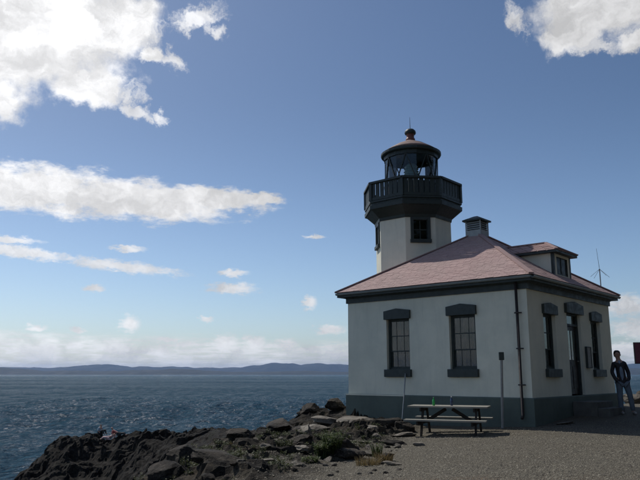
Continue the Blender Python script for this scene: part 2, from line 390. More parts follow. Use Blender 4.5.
def blocks(x, y, sc, seed):
    """tilted angular facets: one random plane for each jittered cell"""
    x = x/sc+.35*fbm(x/sc*.7+seed, y/sc*.7, o=3); y = y/sc*1.25+.35*fbm(x*.7, y/sc*.7+seed, o=3)
    xi, yi = np.floor(x), np.floor(y); best = np.full(x.shape, 9.); out = np.zeros(x.shape)
    def hs(a, b, k): t = np.sin(a*127.1+b*311.7+k*74.7+seed*19.19)*43758.5453; return t-np.floor(t)
    for i in (-1, 0, 1):
        for j in (-1, 0, 1):
            cx, cy = xi+i, yi+j; dx = x-(cx+hs(cx, cy, 1)); dy = y-(cy+hs(cx, cy, 2)); d = dx*dx+dy*dy; m = d < best
            best = np.where(m, d, best)
            out = np.where(m, hs(cx, cy, 3)-.5+dx*(hs(cx, cy, 4)-.5)*1.5+dy*(hs(cx, cy, 5)-.5)*1.5, out)
    return out
def gravel_mask(x, y):
    edge = -1.0+(y-9)*.34+.9*fbm(x*.45, y*.45, o=4)
    m = ssn(x-edge, -.5, .9)
    m = m*(1-ssn(y+.6*fbm(x*.5+9, y*.5, o=3), 24.5, 27))*(1-ssn(x, 14, 18)*.5)
    # thin gravel wash lying between the rocks on the seaward side
    wash = ssn(fbm(x*.6+30, y*.6, o=4), .05, .25)*ssn(x, -3.6, -1.8)*(1-ssn(y, 15, 20))*.8
    return np.maximum(m, wash)
def ground_h(x, y, full=False):
    x = np.asarray(x, float); y = np.asarray(y, float)
    b = base_h(x, y); g = gravel_mask(x, y)
    far = ssn(y, 20, 48)
    amp = (1-g)*(.17+.55*far+.12*ssn(-x-3, 0, 6))
    # keep the wall foot clean
    r1 = fbm(x*.8+3, y*.8, b*.6, 5, True)-.35
    r1 = r1*(1-far)+far*(fbm(x*.4+3, y*.4, b*.3, 4, True)-.35)
    r2 = fbm(x*2.6, y*2.2+5, b*1.5, 4, True)-.3
    r2 = r2*(1-far)+far*1.2*fbm(x*.9, y*.9+5, b*.7, 3)
    r3 = fbm(x*.28+11, y*.28, None, 4, True)-.35
    h = b+amp*(.85*r1+.38*r2+far*.5*r3)
    h = h+(1-g)*((.16+.42*far)*(blocks(x, y, 1.0+1.3*far, 3)-.3*far)+(.10+.10*far)*blocks(x, y, .42+.35*far, 8)+(.03+.02*far)*blocks(x, y, .17+.2*far, 5))
    st = .30+.5*far; q = np.floor(h/st+.35*pn(x*.35, y*.35))*st; fr_ = (h-q)/st
    terr = q+st*ssn(fr_, .25, .85)
    h = h+(terr-h)*(1-g)*.3
    h = h+g*.02*fbm(x*1.2, y*1.2, o=3)+g*.006*fbm(x*9, y*9, o=2)
    return (h, g) if full else h
def gz(x, y): return float(ground_h(np.array([x]), np.array([y]))[0])
def axis(segs):
    out = []
    for a, b, s in segs: out += list(np.arange(a, b-1e-6, s))
    out.append(segs[-1][1]); return np.array(out)
ax = axis([(-70, -40, 3), (-40, -28, .4), (-28, -9, .14), (-9, 12, .085), (12, 20, .25), (20, 80, 2.5)])
ay = axis([(-60, -2, 3), (-2, 7, .3), (7, 26, .075), (26, 44, .2), (44, 60, .13), (60, 90, 2)])
GX, GY = np.meshgrid(ax, ay); H, G = ground_h(GX, GY, True)
edge_f = np.maximum(ssn(np.abs(GX), 45, 80), ssn(GY, 66, 90)); H = H*(1-edge_f)-11*edge_f
# break the height field sideways where it is steep, so cliffs get overhung crags
ro = (1-G)*ssn(GY, 10, 30)*.6+(1-G)*.08
XX = GX+ro*.4*fbm(GX*.9+50, GY*.9, H*.9, 4); YY = GY+ro*.4*fbm(GX*.9-20, GY*.9+40, H*.9, 4)
def grid_mesh(name, XX, YY, H, mat_, attrs={}, flat=None):
    ny, nx = XX.shape; V = np.stack([XX, YY, H], -1).reshape(-1, 3).astype(np.float32)
    idx = np.arange(nx*ny).reshape(ny, nx)
    Q = np.stack([idx[:-1, :-1], idx[:-1, 1:], idx[1:, 1:], idx[1:, :-1]], -1).reshape(-1, 4)
    me = bpy.data.meshes.new(name); me.vertices.add(len(V)); me.vertices.foreach_set('co', V.ravel())
    me.loops.add(Q.size); me.loops.foreach_set('vertex_index', Q.ravel().astype(np.int32))
    me.polygons.add(len(Q)); me.polygons.foreach_set('loop_start', np.arange(0, Q.size, 4, dtype=np.int32))
    me.polygons.foreach_set('loop_total', np.full(len(Q), 4, np.int32)); me.update(calc_edges=True)
    for k, a in attrs.items():
        at_ = me.attributes.new(k, 'FLOAT', 'POINT'); at_.data.foreach_set('value', a.ravel().astype(np.float32))
    me.materials.append(mat_); me.shade_smooth()
    if flat is not None: me.polygons.foreach_set('use_smooth', flat)
    o = bpy.data.objects.new(name, me); COL.objects.link(o); return o
ground = grid_mesh('ground', XX, YY, H, M['ground'], {'gravel': G}, (G[:-1, :-1] > .5).ravel()); tag(ground, kind='structure')

# ------------------------------------------------------------------ sea
def sea_mat():
    m, K, b = newmat('sea_water')
    co = K.n('ShaderNodeNewGeometry').outputs['Position']
    K.t.nodes.remove(b); out = [n for n in K.t.nodes if n.type == 'OUTPUT_MATERIAL'][0]
    n1 = K.noise(K.v('MULTIPLY', co, (.8, 1.5, 1)), .9, 6, .6, .3); n2 = K.noise(K.v('MULTIPLY', co, (.5, 1.4, 1)), .14, 5, .62)
    h = K.m('ADD', K.m('MULTIPLY', n1, 2.0), K.m('ADD', K.m('MULTIPLY', n2, 5.0), K.m('MULTIPLY', K.noise(K.v('MULTIPLY', co, (.8, 1.3, 1)), .38, 4, .6, .4), 3.2)))
    bp = K.n('ShaderNodeBump'); bp.inputs['Strength'].default_value = 1; bp.inputs['Distance'].default_value = 1.0; K.put(bp.inputs['Height'], h)
    # steepness of the chop varies at every scale: ruffled water shows more of its dark body, smooth water more sky
    ch = K.noise(K.v('MULTIPLY', co, (1, .30, 1)), .22, 9, .70, .3); cg = K.noise(K.v('MULTIPLY', co, (1, 2.2, 1)), .003, 5, .6)
    chop = K.ss(K.m('ADD', ch, K.m('MULTIPLY', K.m('SUBTRACT', cg, .5), .5)), .43, .58)
    gl = K.n('ShaderNodeBsdfGlossy'); K.put(gl.inputs['Roughness'], K.ss(K.noise(K.v('MULTIPLY', co, (1, .7, 1)), 1.1, 5, .75), .46, .66, .14, .46)); K.t.links.new(bp.outputs[0], gl.inputs['Normal'])
    df = K.n('ShaderNodeBsdfDiffuse'); K.t.links.new(bp.outputs[0], df.inputs['Normal'])
    fr = K.n('ShaderNodeFresnel'); fr.inputs[0].default_value = 1.333; K.t.links.new(bp.outputs[0], fr.inputs['Normal'])
    K.t.links.new(K.mix(cg, (.018, .064, .115), (.030, .092, .130)), df.inputs['Color'])
    # a wind-roughened sea never mirrors fully, even at grazing angles
    lim = K.m('ADD', .09, K.m('MULTIPLY', chop, .80))
    mx = K.n('ShaderNodeMixShader'); K.t.links.new(K.m('MINIMUM', fr.outputs[0], lim), mx.inputs[0])
    K.t.links.new(df.outputs[0], mx.inputs[1]); K.t.links.new(gl.outputs[0], mx.inputs[2]); K.t.links.new(mx.outputs[0], out.inputs[0])
    return m
M['sea'] = sea_mat()
def growing(a, b, s, far, k=1.12):
    c = list(np.arange(a, b, s)); d = s; x = b
    up = []
    while x < far: up.append(x); d *= k; x += d
    up.append(far)
    x = a; d = s; dn = []
    while x > -far: d *= k; x -= d; dn.append(x)
    dn[-1] = -far
    return np.array(dn[::-1]+c+up)
sx = growing(-130, 110, .55, 45000); sy = growing(40, 330, .42, 45000)
SX, SY = np.meshgrid(sx, sy)
fade = (1-ssn(SY, 230, 330))*(1-ssn(np.abs(SX), 90, 112))*ssn(SY, 40, 46)
wv = np.zeros_like(SX); rw = np.random.default_rng(3)
for lam, n in ((14, 4), (7.5, 6), (4, 8), (2.2, 8)):
    for _ in range(n):
        th = R(-115)+rw.normal()*.5; k = 2*math.pi/(lam*rw.uniform(.8, 1.25)); a = lam*.0085/math.sqrt(n)*3.6
        ph = k*(SX*math.cos(th)+SY*math.sin(th))+rw.uniform(0, 6.28)+.8*pn(SX*.02, SY*.02)
        wv += a*(np.sin(ph)+.25*np.sin(2*ph+1.2))
sea = grid_mesh('sea', SX, SY, SEA+wv*fade*(.8+.5*pn(SX*.013, SY*.02)), M['sea']); tag(sea, kind='structure')

# ------------------------------------------------------------------ far hills and haze
M['hill'] = mat('far_forest', (.014, .022, .020), .95, (.024, .032, .028), .002, 1)
def hills(name, pts, Y, depth, seed):
    xs = np.linspace(pts[0][0], pts[-1][0], 700); top = np.interp(xs, [p[0] for p in pts], [p[1] for p in pts])
    d = [(p, ) for p in pts]
    ex = (xs-320)/F*Y; hs = top/F*Y-EYE+EYE
    nn = 14; V = np.zeros((nn, len(xs), 3))
    prof = np.sin(np.linspace(0, math.pi, nn))
    for i in range(nn):
        yy = Y+depth*(i/(nn-1)-.5)
        n = fbm(ex/(Y*.07)+seed, np.full_like(ex, yy/(Y*.1)), o=5)
        V[i, :, 0] = ex; V[i, :, 1] = yy+300*n
        V[i, :, 2] = SEA-30+(hs-SEA+22)*prof[i]*(1+.30*n+.26*fbm(ex/(Y*.022)+seed, np.full_like(ex, yy/(Y*.05)), o=5))
    o = grid_mesh(name, V[:, :, 0], V[:, :, 1], V[:, :, 2], M['hill']); return tag(o, kind='structure')
hills('distant_hills', [(-700, 9), (-500, 12), (-300, 9), (-150, 12), (-60, 9), (0, 7), (50, 6.6), (85, 8.6), (112, 9.2), (140, 7.6), (165, 8.2), (200, 6.5), (240, 6.8), (262, 8.8), (272, 11.2), (288, 11.5), (300, 9.6), (318, 11), (335, 9.6), (350, 8.6),
       (420, 9), (500, 8), (560, 11), (600, 8), (640, 11), (700, 12), (900, 8), (1300, 11)], 25000, 5000, 3)
hills('near_hills', [(-700, 7), (-300, 9), (-60, 8.5), (0, 7.0), (20, 5.6), (50, 3.8), (80, 4.0), (120, 3.3), (150, 4.8), (175, 5.6), (195, 4.8), (225, 3.2), (262, 2.8), (300, 3.6), (345, 3.0), (500, 3), (600, 5), (640, 6.5), (760, 7), (900, 4), (1300, 6)], 13500, 3000, 11)
hz = MB().box(-47000, 47000, -46000, 47000, -13.5, 620)
hm, K_, b_ = newmat('haze'); K_.t.nodes.remove(b_)
pv = K_.n('ShaderNodeVolumePrincipled'); pv.inputs['Density'].default_value = 1.8e-5; pv.inputs['Color'].default_value = (.33, .56, 1, 1); pv.inputs['Anisotropy'].default_value = .2
hm.cycles.homogeneous_volume = True
K_.t.links.new(pv.outputs[0], [n for n in K_.t.nodes if n.type == 'OUTPUT_MATERIAL'][0].inputs['Volume'])
hzo = tag(hz.build('haze', hm), kind='stuff')

# ------------------------------------------------------------------ fog signal building
ZB = -0.9                                        # foot of the plinth below its top (runs into the ground)
BLD = empty('fog_signal_building', bw(0, 0, ZB), math.pi/2-YAW, 'low white stucco building with dark trim and a red hipped shingle roof beside the tower', 'building')
def L(u, v, z): return (v, u, z-ZB)              # building-local coordinates
class BB(MB):
    def ubox(s, u0, u1, v0, v1, z0, z1): return s.box(v0, v1, u0, u1, z0-ZB, z1-ZB)
def lbar(mb, a, b, w, h): return mb.bar(L(*a), L(*b), w, h)
WZ0, WZ1, WW = .70, 2.18, .80                    # window opening
LWIN = [1.88, 3.98]                              # centres on the seaward wall along u
RWIN = [W2/2-1.72, W2/2+1.72]; DOORV = W2/2; DW, DZ1 = 1.02, 2.30
TH = .26
def wall_with_holes(mb, length, z0, z1, holes, fn):
    """fn(s, depth, z) gives a point; holes = (s0, s1, z0, z1)"""
    ss = sorted({0, length, *[h[0] for h in holes], *[h[1] for h in holes]}); zs = sorted({z0, z1, *[h[2] for h in holes], *[h[3] for h in holes]})
    for i in range(len(ss)-1):
        for j in range(len(zs)-1):
            cs, cz = (ss[i]+ss[i+1])/2, (zs[j]+zs[j+1])/2
            if any(h[0] < cs < h[1] and h[2] < cz < h[3] for h in holes): continue
            for d in (0, TH):
                mb.add([fn(ss[i], d, zs[j]), fn(ss[i+1], d, zs[j]), fn(ss[i+1], d, zs[j+1]), fn(ss[i], d, zs[j+1])], [(0, 1, 2, 3)])
    for a, b, c, e in holes:
        for p, q in (((a, c), (b, c)), ((b, c), (b, e)), ((b, e), (a, e)), ((a, e), (a, c))):
            mb.add([fn(p[0], 0, p[1]), fn(q[0], 0, q[1]), fn(q[0], TH, q[1]), fn(p[0], TH, p[1])], [(0, 1, 2, 3)])
wm = BB()
wall_with_holes(wm, W1, 0, 3.0, [(c-WW/2, c+WW/2, WZ0, WZ1) for c in LWIN], lambda s, d, z: L(s, d, z))
wall_with_holes(wm, W2, 0, 3.0, [(RWIN[0]-WW/2, RWIN[0]+WW/2, WZ0, WZ1), (DOORV-DW/2, DOORV+DW/2, 0.0, DZ1), (RWIN[1]-WW/2, RWIN[1]+WW/2, WZ0, WZ1)], lambda s, d, z: L(d, s, z))
wall_with_holes(wm, W1, 0, 3.0, [(c-WW/2, c+WW/2, WZ0, WZ1) for c in LWIN], lambda s, d, z: L(s, W2-d, z))
wall_with_holes(wm, W2, 0, 3.0, [], lambda s, d, z: L(W1-d, s, z))
wm.build('wall', M['stucco'], BLD, recalc=False)
# plinth, a little proud, with a bevelled top ledge
pm = MB(); e = .06
def ring(mb, e0, z0, e1, z1):
    a = [L(-e0, -e0, z0), L(W1+e0, -e0, z0), L(W1+e0, W2+e0, z0), L(-e0, W2+e0, z0)]; b = [L(-e1, -e1, z1), L(W1+e1, -e1, z1), L(W1+e1, W2+e1, z1), L(-e1, W2+e1, z1)]
    mb.add(a+b, [(i, (i+1) % 4, 4+(i+1) % 4, 4+i) for i in range(4)])
ring(pm, e, ZB, e, -.03); ring(pm, e, -.03, e-.02, 0); ring(pm, e-.02, 0, -TH, .0)
pm.build('plinth', M['plinth'], BLD, recalc=False)
BB().ubox(TH, W1-TH, TH, W2-TH, -.03, .0).build('floor', M['interior'], BLD)
BB().ubox(TH+.003, W1-TH-.003, TH+.003, W2-TH-.003, 2.72, 2.76).build('ceiling', M['interior'], BLD)
# eaves
em = MB()
ring(em, .045, 2.72, .045, 2.86); ring(em, .045, 2.72, -.02, 2.72)
ring(em, .045, 2.86, .10, 2.90); ring(em, .10, 2.90, OV-.02, 2.90); ring(em, OV-.02, 2.90, OV-.02, 3.035); ring(em, OV-.02, 3.035, -.3, 3.035)
em.build('cornice', M['trim'], BLD, recalc=False)
def gutter(a, b, out):
    g = MB(); a = Vector(L(*a)); b = Vector(L(*b)); o = Vector((out[1], out[0], 0)); pr = []
    for k in range(7):
        t = math.pi*k/6; pr.append((.045-.045*math.cos(t), -.06*math.sin(t)))
    vs = [p+o*x+Vector((0, 0, z)) for p in (a, b) for x, z in pr]
    g.add(vs, [(i, i+1, 8+i, 7+i) for i in range(6)])
    g.build('gutter', M['gutter'], BLD, recalc=False).modifiers.new('s', 'SOLIDIFY').thickness = .006
q = OV-.018
gutter((-q, -q, 3.02), (W1+q, -q, 3.02), (0, -1)); gutter((-q, -q, 3.02), (-q, W2+q, 3.02), (-1, 0))
# roof: sheathing, shingle courses, hip caps
AP = Vector(L(W1/2, W2/2, 5.05)); eo = OV+.03; EZ = 3.045
C4 = [Vector(L(-eo, -eo, EZ)), Vector(L(W1+eo, -eo, EZ)), Vector(L(W1+eo, W2+eo, EZ)), Vector(L(-eo, W2+eo, EZ))]
rs = MB(); rs.add(C4+[AP], [(0, 1, 4), (1, 2, 4), (2, 3, 4), (3, 0, 4), (3, 2, 1, 0)]); ROOF = rs.build('roof', M['shingle'], BLD)
random.seed(4)
def shingles(tris, name, parent, exp=.105, tab=.22, lift=.013):
    V = []; Fc = []; T = []
    for a, b, c in tris:          # a-b eave edge, c top
        a, b, c = Vector(a), Vector(b), Vector(c); e_ = (b-a); foot = a+e_*((c-a).dot(e_)/e_.length_squared); hgt = (c-foot).length
        nrm = e_.cross(c-a).normalized()
        if nrm.z < 0: nrm = -nrm
        n = max(2, int(hgt/exp)); 
        for k in range(n):
            t0, t1 = k/n, min(1, (k+1)/n+.02)
            l0, r0 = a.lerp(c, t0), b.lerp(c, t0); l1, r1 = a.lerp(c, t1), b.lerp(c, t1)
            w0 = (r0-l0).length; ed = e_.normalized(); s = -random.random()*tab
            x1l = (l1-l0).dot(ed); x1r = (r1-l0).dot(ed); upv = (l1-l0)-ed*x1l
            while s < w0:
                p, q_ = max(0, s+.003), min(w0, s+tab-.003); s += tab
                if q_-p < .03: continue
                f = lift*random.uniform(.75, 1.25); dz = nrm*f; dy = random.uniform(-.008, .008)
                tp, tq = min(max(p, x1l), x1r), min(max(q_, x1l), x1r)
                if p < .01: tp = x1l
                if q_ > w0-.01: tq = x1r
                up0 = upv.normalized()*dy
                v = [l0+ed*p+up0+nrm*.002, l0+ed*q_+up0+nrm*.002, l0+ed*p+dz+up0, l0+ed*q_+dz+up0, l0+ed*tq+upv+nrm*.006, l0+ed*tp+upv+nrm*.006]
                i = len(V); V += v; Fc += [(i, i+1, i+3, i+2), (i+2, i+3, i+4, i+5), (i, i+2, i+5), (i+1, i+4, i+3)]; T += [random.random()]*6
    me = bpy.data.meshes.new(name); me.from_pydata([tuple(v) for v in V], [], Fc); me.materials.append(M['shingle'])
    at_ = me.attributes.new('tint', 'FLOAT', 'POINT'); at_.data.foreach_set('value', T)
    o = bpy.data.objects.new(name, me); COL.objects.link(o); o.parent = parent; o['kind'] = 'stuff'; return o
shingles([(C4[0], C4[1], AP), (C4[3], C4[0], AP), (C4[2], C4[3], AP), (C4[1], C4[2], AP)], 'shingles', BLD)
for c in C4:
    MB().bar(c+Vector((0, 0, .03)), AP+Vector((0, 0, .03)), .13, .03).build('hip_cap', M['shingle'], BLD)

def window(cu, fn, parent, z0=WZ0, z1=WZ1, w=WW, curtain='full', lintel_top=.26):
    """fn(s, d, z): s along wall from the window centre, d into the wall"""
    def bx(mb, s0, s1, d0, d1, a, b):
        v = [fn(s, d, z) for s in (s0, s1) for d in (d0, d1) for z in (a, b)]
        return mb.add(v, [(0, 1, 3, 2), (4, 6, 7, 5), (0, 4, 5, 1), (2, 3, 7, 6), (0, 2, 6, 4), (1, 5, 7, 3)])
    h = w/2
    f = MB(); fw = .06
    bx(f, -h+.002, -h+fw, .10, .20, z0, z1); bx(f, h-fw, h-.002, .10, .20, z0, z1); bx(f, -h+fw, h-fw, .10, .20, z1-fw, z1-.002); bx(f, -h+fw, h-fw, .10, .20, z0+.002, z0+fw)
    fr = f.build('window', M['trim'], parent)
    zm = z0+(z1-z0)*.36
    for (a, b, d, rows) in ((zm-.02, z1-fw, .125, 2), (z0+fw, zm+.02, .155, 1)):
        sa = MB(); sw = .035; x = h-fw
        bx(sa, -x, -x+sw, d, d+.028, a, b); bx(sa, x-sw, x, d, d+.028, a, b); bx(sa, -x+sw, x-sw, d, d+.028, b-sw, b); bx(sa, -x+sw, x-sw, d, d+.028, a, a+sw)
        sa.build('sash', M['trim'], fr)
        xi = x-sw
        for s in (-xi*.42, xi*.42): bx(MB(), s-.006, s+.006, d+.004, d+.024, a+sw, b-sw).build('muntin', M['trim'], fr)
        if rows == 2: zc = (a+b)/2; bx(MB(), -xi, xi, d+.002, d+.026, zc-.014, zc+.014).build('muntin', M['trim'], fr)
        bx(MB(), -xi, xi, d+.012, d+.016, a+sw, b-sw).build('pane', M['glass'], fr)
    # lintel with a low gabled top, and sill
    lh = h+.055; lm = MB(); zt = z1+lintel_top; zb = z1-.03
    prof = [(-lh, zb), (lh, zb), (lh, zt-.045), (0, zt+.02), (-lh, zt-.045)]
    v = [fn(s, d, z) for d in (-.075, .0985) for s, z in prof]
    lm.add(v, [(0, 1, 2, 3, 4), (9, 8, 7, 6, 5)]+[(i, (i+1) % 5, 5+(i+1) % 5, 5+i) for i in range(5)]); lm.build('lintel', M['trim'], parent, bevel=.008)
    bx(MB(), -lh, lh, -.09, .0985, z0-.20, z0+.012).build('sill', M['trim'], parent, bevel=.01)
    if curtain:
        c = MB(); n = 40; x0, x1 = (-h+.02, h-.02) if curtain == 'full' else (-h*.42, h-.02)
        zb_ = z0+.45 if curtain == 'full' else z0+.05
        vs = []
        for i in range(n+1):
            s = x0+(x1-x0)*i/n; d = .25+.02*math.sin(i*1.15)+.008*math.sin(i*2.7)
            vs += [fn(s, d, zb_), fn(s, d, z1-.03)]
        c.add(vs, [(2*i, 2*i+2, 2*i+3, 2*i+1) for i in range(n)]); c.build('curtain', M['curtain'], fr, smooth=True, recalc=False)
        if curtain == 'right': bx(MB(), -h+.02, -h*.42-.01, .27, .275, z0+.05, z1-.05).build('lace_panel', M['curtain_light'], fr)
fnL = lambda c: (lambda s, d, z: L(c+s, d, z)); fnR = lambda c: (lambda s, d, z: L(d, c+s, z)); fnB = lambda c: (lambda s, d, z: L(c+s, W2-d, z))
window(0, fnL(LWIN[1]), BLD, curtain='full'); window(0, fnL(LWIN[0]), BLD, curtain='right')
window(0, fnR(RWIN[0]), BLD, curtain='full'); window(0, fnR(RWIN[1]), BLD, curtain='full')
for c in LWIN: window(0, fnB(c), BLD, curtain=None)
# door
def rbx(mb, s0, s1, d0, d1, a, b, c=DOORV):
    v = [L(d, c+s, z) for s in (s0, s1) for d in (d0, d1) for z in (a, b)]
    return mb.add(v, [(0, 1, 3, 2), (4, 6, 7, 5), (0, 4, 5, 1), (2, 3, 7, 6), (0, 2, 6, 4), (1, 5, 7, 3)])
h = DW/2; f = MB(); rbx(f, -h+.002, -h+.07, .08, .2, .004, DZ1-.002); rbx(f, h-.07, h-.002, .08, .2, .004, DZ1-.002); rbx(f, -h+.07, h-.07, .08, .2, DZ1-.07, DZ1-.002); rbx(f, -h+.07, h-.07, .08, .2, 1.93, 1.99)
f.build('door_frame', M['trim'], BLD)
rbx(MB(), -h+.07, h-.07, .13, .135, 1.99, DZ1-.07).build('transom_pane', M['glass'], BLD)
dr = rbx(MB(), -h+.072, h-.072, .14, .18, .03, 1.925).build('door', M['door'], BLD)
for s0, s1 in ((-h+.15, -.04), (.04, h-.15)):
    rbx(MB(), s0, s1, .128, .1395, .18, .80).build('panel', M['door'], dr, bevel=.006)
    rbx(MB(), s0, s1, .133, .1395, .98, 1.80).build('pane', M['glass'], dr)
MB().lathe([(.0, 0), (.028, .01), (.03, .03), (.0, .045)], 12, L(.10, DOORV+h-.13, .92)).build('handle', M['steel'], dr)
lm = MB(); lh = h+.13; prof = [(-lh, DZ1-.03), (lh, DZ1-.03), (lh, DZ1+.24), (0, DZ1+.32), (-lh, DZ1+.24)]
v = [L(d, DOORV+s, z) for d in (-.08, .0785) for s, z in prof]
lm.add(v, [(0, 1, 2, 3, 4), (9, 8, 7, 6, 5)]+[(i, (i+1) % 5, 5+(i+1) % 5, 5+i) for i in range(5)]); lm.build('lintel', M['trim'], BLD, bevel=.008)
BB().ubox(3.75, W1+.055, -.066, -.0605, -.035, -.004).build('sunlit_ledge_strip', M['stucco'], BLD)  # pale strip that paints in sunlight along the left plinth ledge
# downspout
ds = MB(); u0 = .235; ds.tube([L(u0, -.10, 2.89), L(u0, -.10, -.42), L(u0, -.16, -.5)], .036, 10)
dsp = ds.build('downspout', M['pipe'], BLD, smooth=True)
for z in (2.1, 1.2, .3): BB().ubox(u0-.10, u0+.10, -.06, -.045, z, z+.03).build('bracket', M['pipe'], dsp); 
for z in (2.1, 1.2, .3): BB().ubox(u0-.05, u0+.05, -.145, -.055, z+.001, z+.029).build('bracket', M['pipe'], dsp)
# notice board
nb_ = BB(); nb_.ubox(-.07, -.003, W2/2+.72, W2/2+.98, .78, 1.42)
NBD = empty('notice_board', bw(0, W2/2+.88, .7), math.pi/2-YAW, 'small framed notice board hung on the wall between the door and the far window', 'notice board')
MB().box(-.17, .17, -.0, .06, 0, .62).build('board', M['black'], NBD)
for o_ in list(NBD.children): o_.data.transform(Matrix.Rotation(math.pi/2, 4, 'Z'))
def nbx(x0, x1, d0, d1, z0, z1): return MB().add([(x, y, z) for x, y, z in [(x_, y_, z_) for x_ in (x0, x1) for y_ in (d0, d1) for z_ in (z0, z1)]], [(0, 1, 3, 2), (4, 6, 7, 5), (0, 4, 5, 1), (2, 3, 7, 6), (0, 2, 6, 4), (1, 5, 7, 3)])
for o_ in list(NBD.children): bpy.data.objects.remove(o_)
nbx(-.17, .17, -.045, -.003, 0, .62).build('backing', M['trim'], NBD)
nbx(-.15, .15, -.052, -.046, .025, .595).build('paper', M['paper'], NBD)
for a in ((-.17, -.15, 0, .62), (.15, .17, 0, .62), (-.15, .15, 0, .022), (-.15, .15, .598, .62)):
    nbx(a[0], a[1], -.07, -.0455, a[2], a[3]).build('frame', M['trim'], NBD)
for o_ in NBD.children:      # its back faces the wall: local x runs along the wall
    o_.data.transform(Matrix(((0, 1, 0, 0), (1, 0, 0, 0), (0, 0, 1, 0), (0, 0, 0, 1))) @ Matrix.Rotation(0, 4, 'Z'))
    o_.data.flip_normals()
NBD.location = bw(0, W2/2+.88, .75)
# note: building local y is u (into the building from this wall); x is v
for o_ in NBD.children: o_.data.transform(Matrix(((0, 1, 0, 0), (1, 0, 0, 0), (0, 0, 1, 0), (0, 0, 0, 1)))); o_.data.flip_normals()

# roof ventilator (stands on the peak)
VT = empty('ventilator', bw(W1/2, W2/2, 4.80), math.pi/2-YAW, 'small square louvred ventilator with a peaked cap on top of the building roof', 'ventilator')
g = .27
MB().box(-g, g, -g, g, 0, .30).build('base', M['vent'], VT)
for sx_ in (-1, 1):
    for sy_ in (-1, 1): MB().box(sx_*g-.03*(sx_ > 0)-.0, sx_*g+.03*(sx_ < 0), sy_*g-.03*(sy_ > 0), sy_*g+.03*(sy_ < 0), .3, .60).build('corner_post', M['vent'], VT)
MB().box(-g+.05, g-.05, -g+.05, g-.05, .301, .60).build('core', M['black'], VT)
for k in range(4):
    z = .33+k*.068
    for a in range(4):
        s = MB(); s.add([(-g+.03, -g+.002, z), (g-.03, -g+.002, z), (g-.03, -g+.05, z+.05), (-g+.03, -g+.05, z+.05), (-g+.03, -g+.012, z-.004), (g-.03, -g+.012, z-.004), (g-.03, -g+.06, z+.046), (-g+.03, -g+.06, z+.046)],
              [(0, 1, 2, 3), (7, 6, 5, 4), (0, 4, 5, 1), (3, 2, 6, 7), (0, 3, 7, 4), (1, 5, 6, 2)])
        sl_ = s.build('louvre', M['vent'], VT); sl_.rotation_euler = (0, 0, a*math.pi/2)
c_ = MB(); gg = g+.07; c_.add([(-gg, -gg, .60), (gg, -gg, .60), (gg, gg, .60), (-gg, gg, .60), (-gg, -gg, .65), (gg, -gg, .65), (gg, gg, .65), (-gg, gg, .65), (-.06, -.06, .79), (.06, -.06, .79), (.06, .06, .79), (-.06, .06, .79)],
   [(3, 2, 1, 0), (0, 1, 5, 4), (1, 2, 6, 5), (2, 3, 7, 6), (3, 0, 4, 7), (4, 5, 9, 8), (5, 6, 10, 9), (6, 7, 11, 10), (7, 4, 8, 11), (8, 9, 10, 11)])
c_.build('cap', M['tower_trim'], VT)

# dormer
d0, d1 = W2/2-.62, W2/2+.62; uf = .22; dz0, dz1 = 3.30, 4.0
pit = (5.05-EZ)/(W1/2+eo)
roofz = lambda u: EZ+(u+eo)*pit
DM = BB(); ub = (dz1-EZ)/pit-eo+.25
# walls: front with an opening, two cheeks
def dq(pts): DM.add([L(*p) for p in pts], [tuple(range(len(pts)))])
for v_ in (d0, d1): dq([(uf, v_, dz0), (uf, v_, dz1), (ub, v_, dz1), (ub, v_, dz0)]); 
ow = .40; oc = W2/2
for a, b, c, e_ in ((d0, oc-ow, dz0, dz1), (oc+ow, d1, dz0, dz1), (oc-ow, oc+ow, dz0, dz0+.1), (oc-ow, oc+ow, dz1-.08, dz1)): dq([(uf, a, c), (uf, b, c), (uf, b, e_), (uf, a, e_)])
DORM = DM.build('dormer', M['stucco'], BLD, recalc=False)
k_ = BB(); k_.ubox(uf+.02, uf+.05, oc-ow, oc-ow+.05, dz0+.1, dz1-.08); k_.ubox(uf+.02, uf+.05, oc+ow-.05, oc+ow, dz0+.1, dz1-.08); k_.ubox(uf+.02, uf+.05, oc-.02, oc+.02, dz0+.1, dz1-.08); k_.ubox(uf+.02, uf+.05, oc-ow+.05, oc+ow-.05, dz0+.1, dz0+.15)
k_.build('window_frame', M['trim'], DORM)
BB().ubox(uf+.035, uf+.039, oc-ow+.01, oc+ow-.01, dz0+.1, dz1-.08).build('pane', M['dark_pane'], DORM)
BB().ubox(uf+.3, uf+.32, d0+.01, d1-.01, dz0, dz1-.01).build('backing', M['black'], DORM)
for v_ in (d0, d1): BB().ubox(uf-.012, uf+.07, v_-.012 if v_ == d0 else v_-.07, v_+.07 if v_ == d0 else v_+.012, dz0-.02, dz1).build('corner_board', M['trim'], DORM)
oo = .17; rz = 4.42; uh = uf-oo+.62
E0 = [L(uf-oo, d0-oo, dz1), L(uf-oo, d1+oo, dz1), L(1.9, d1+oo, dz1), L(1.9, d0-oo, dz1)]
E1 = [L(uf-oo, d0-oo, dz1+.06), L(uf-oo, d1+oo, dz1+.06), L(2.0, d1+oo, dz1+.06), L(2.0, d0-oo, dz1+.06)]
pk = L(uh, oc, rz); bk = L(2.2, oc, rz)
MB().add(E0+E1, [(3, 2, 1, 0), (4, 5, 6, 7), (0, 1, 5, 4), (1, 2, 6, 5), (2, 3, 7, 6), (3, 0, 4, 7)]).build('dormer_cornice', M['trim'], DORM)
x1 = dz1+.065; oo2 = oo+.01
A0, A1 = L(uf-oo2, d0-oo2, x1), L(uf-oo2, d1+oo2, x1); B0, B1 = L(1.45, d0-oo2, x1), L(1.45, d1+oo2, x1)
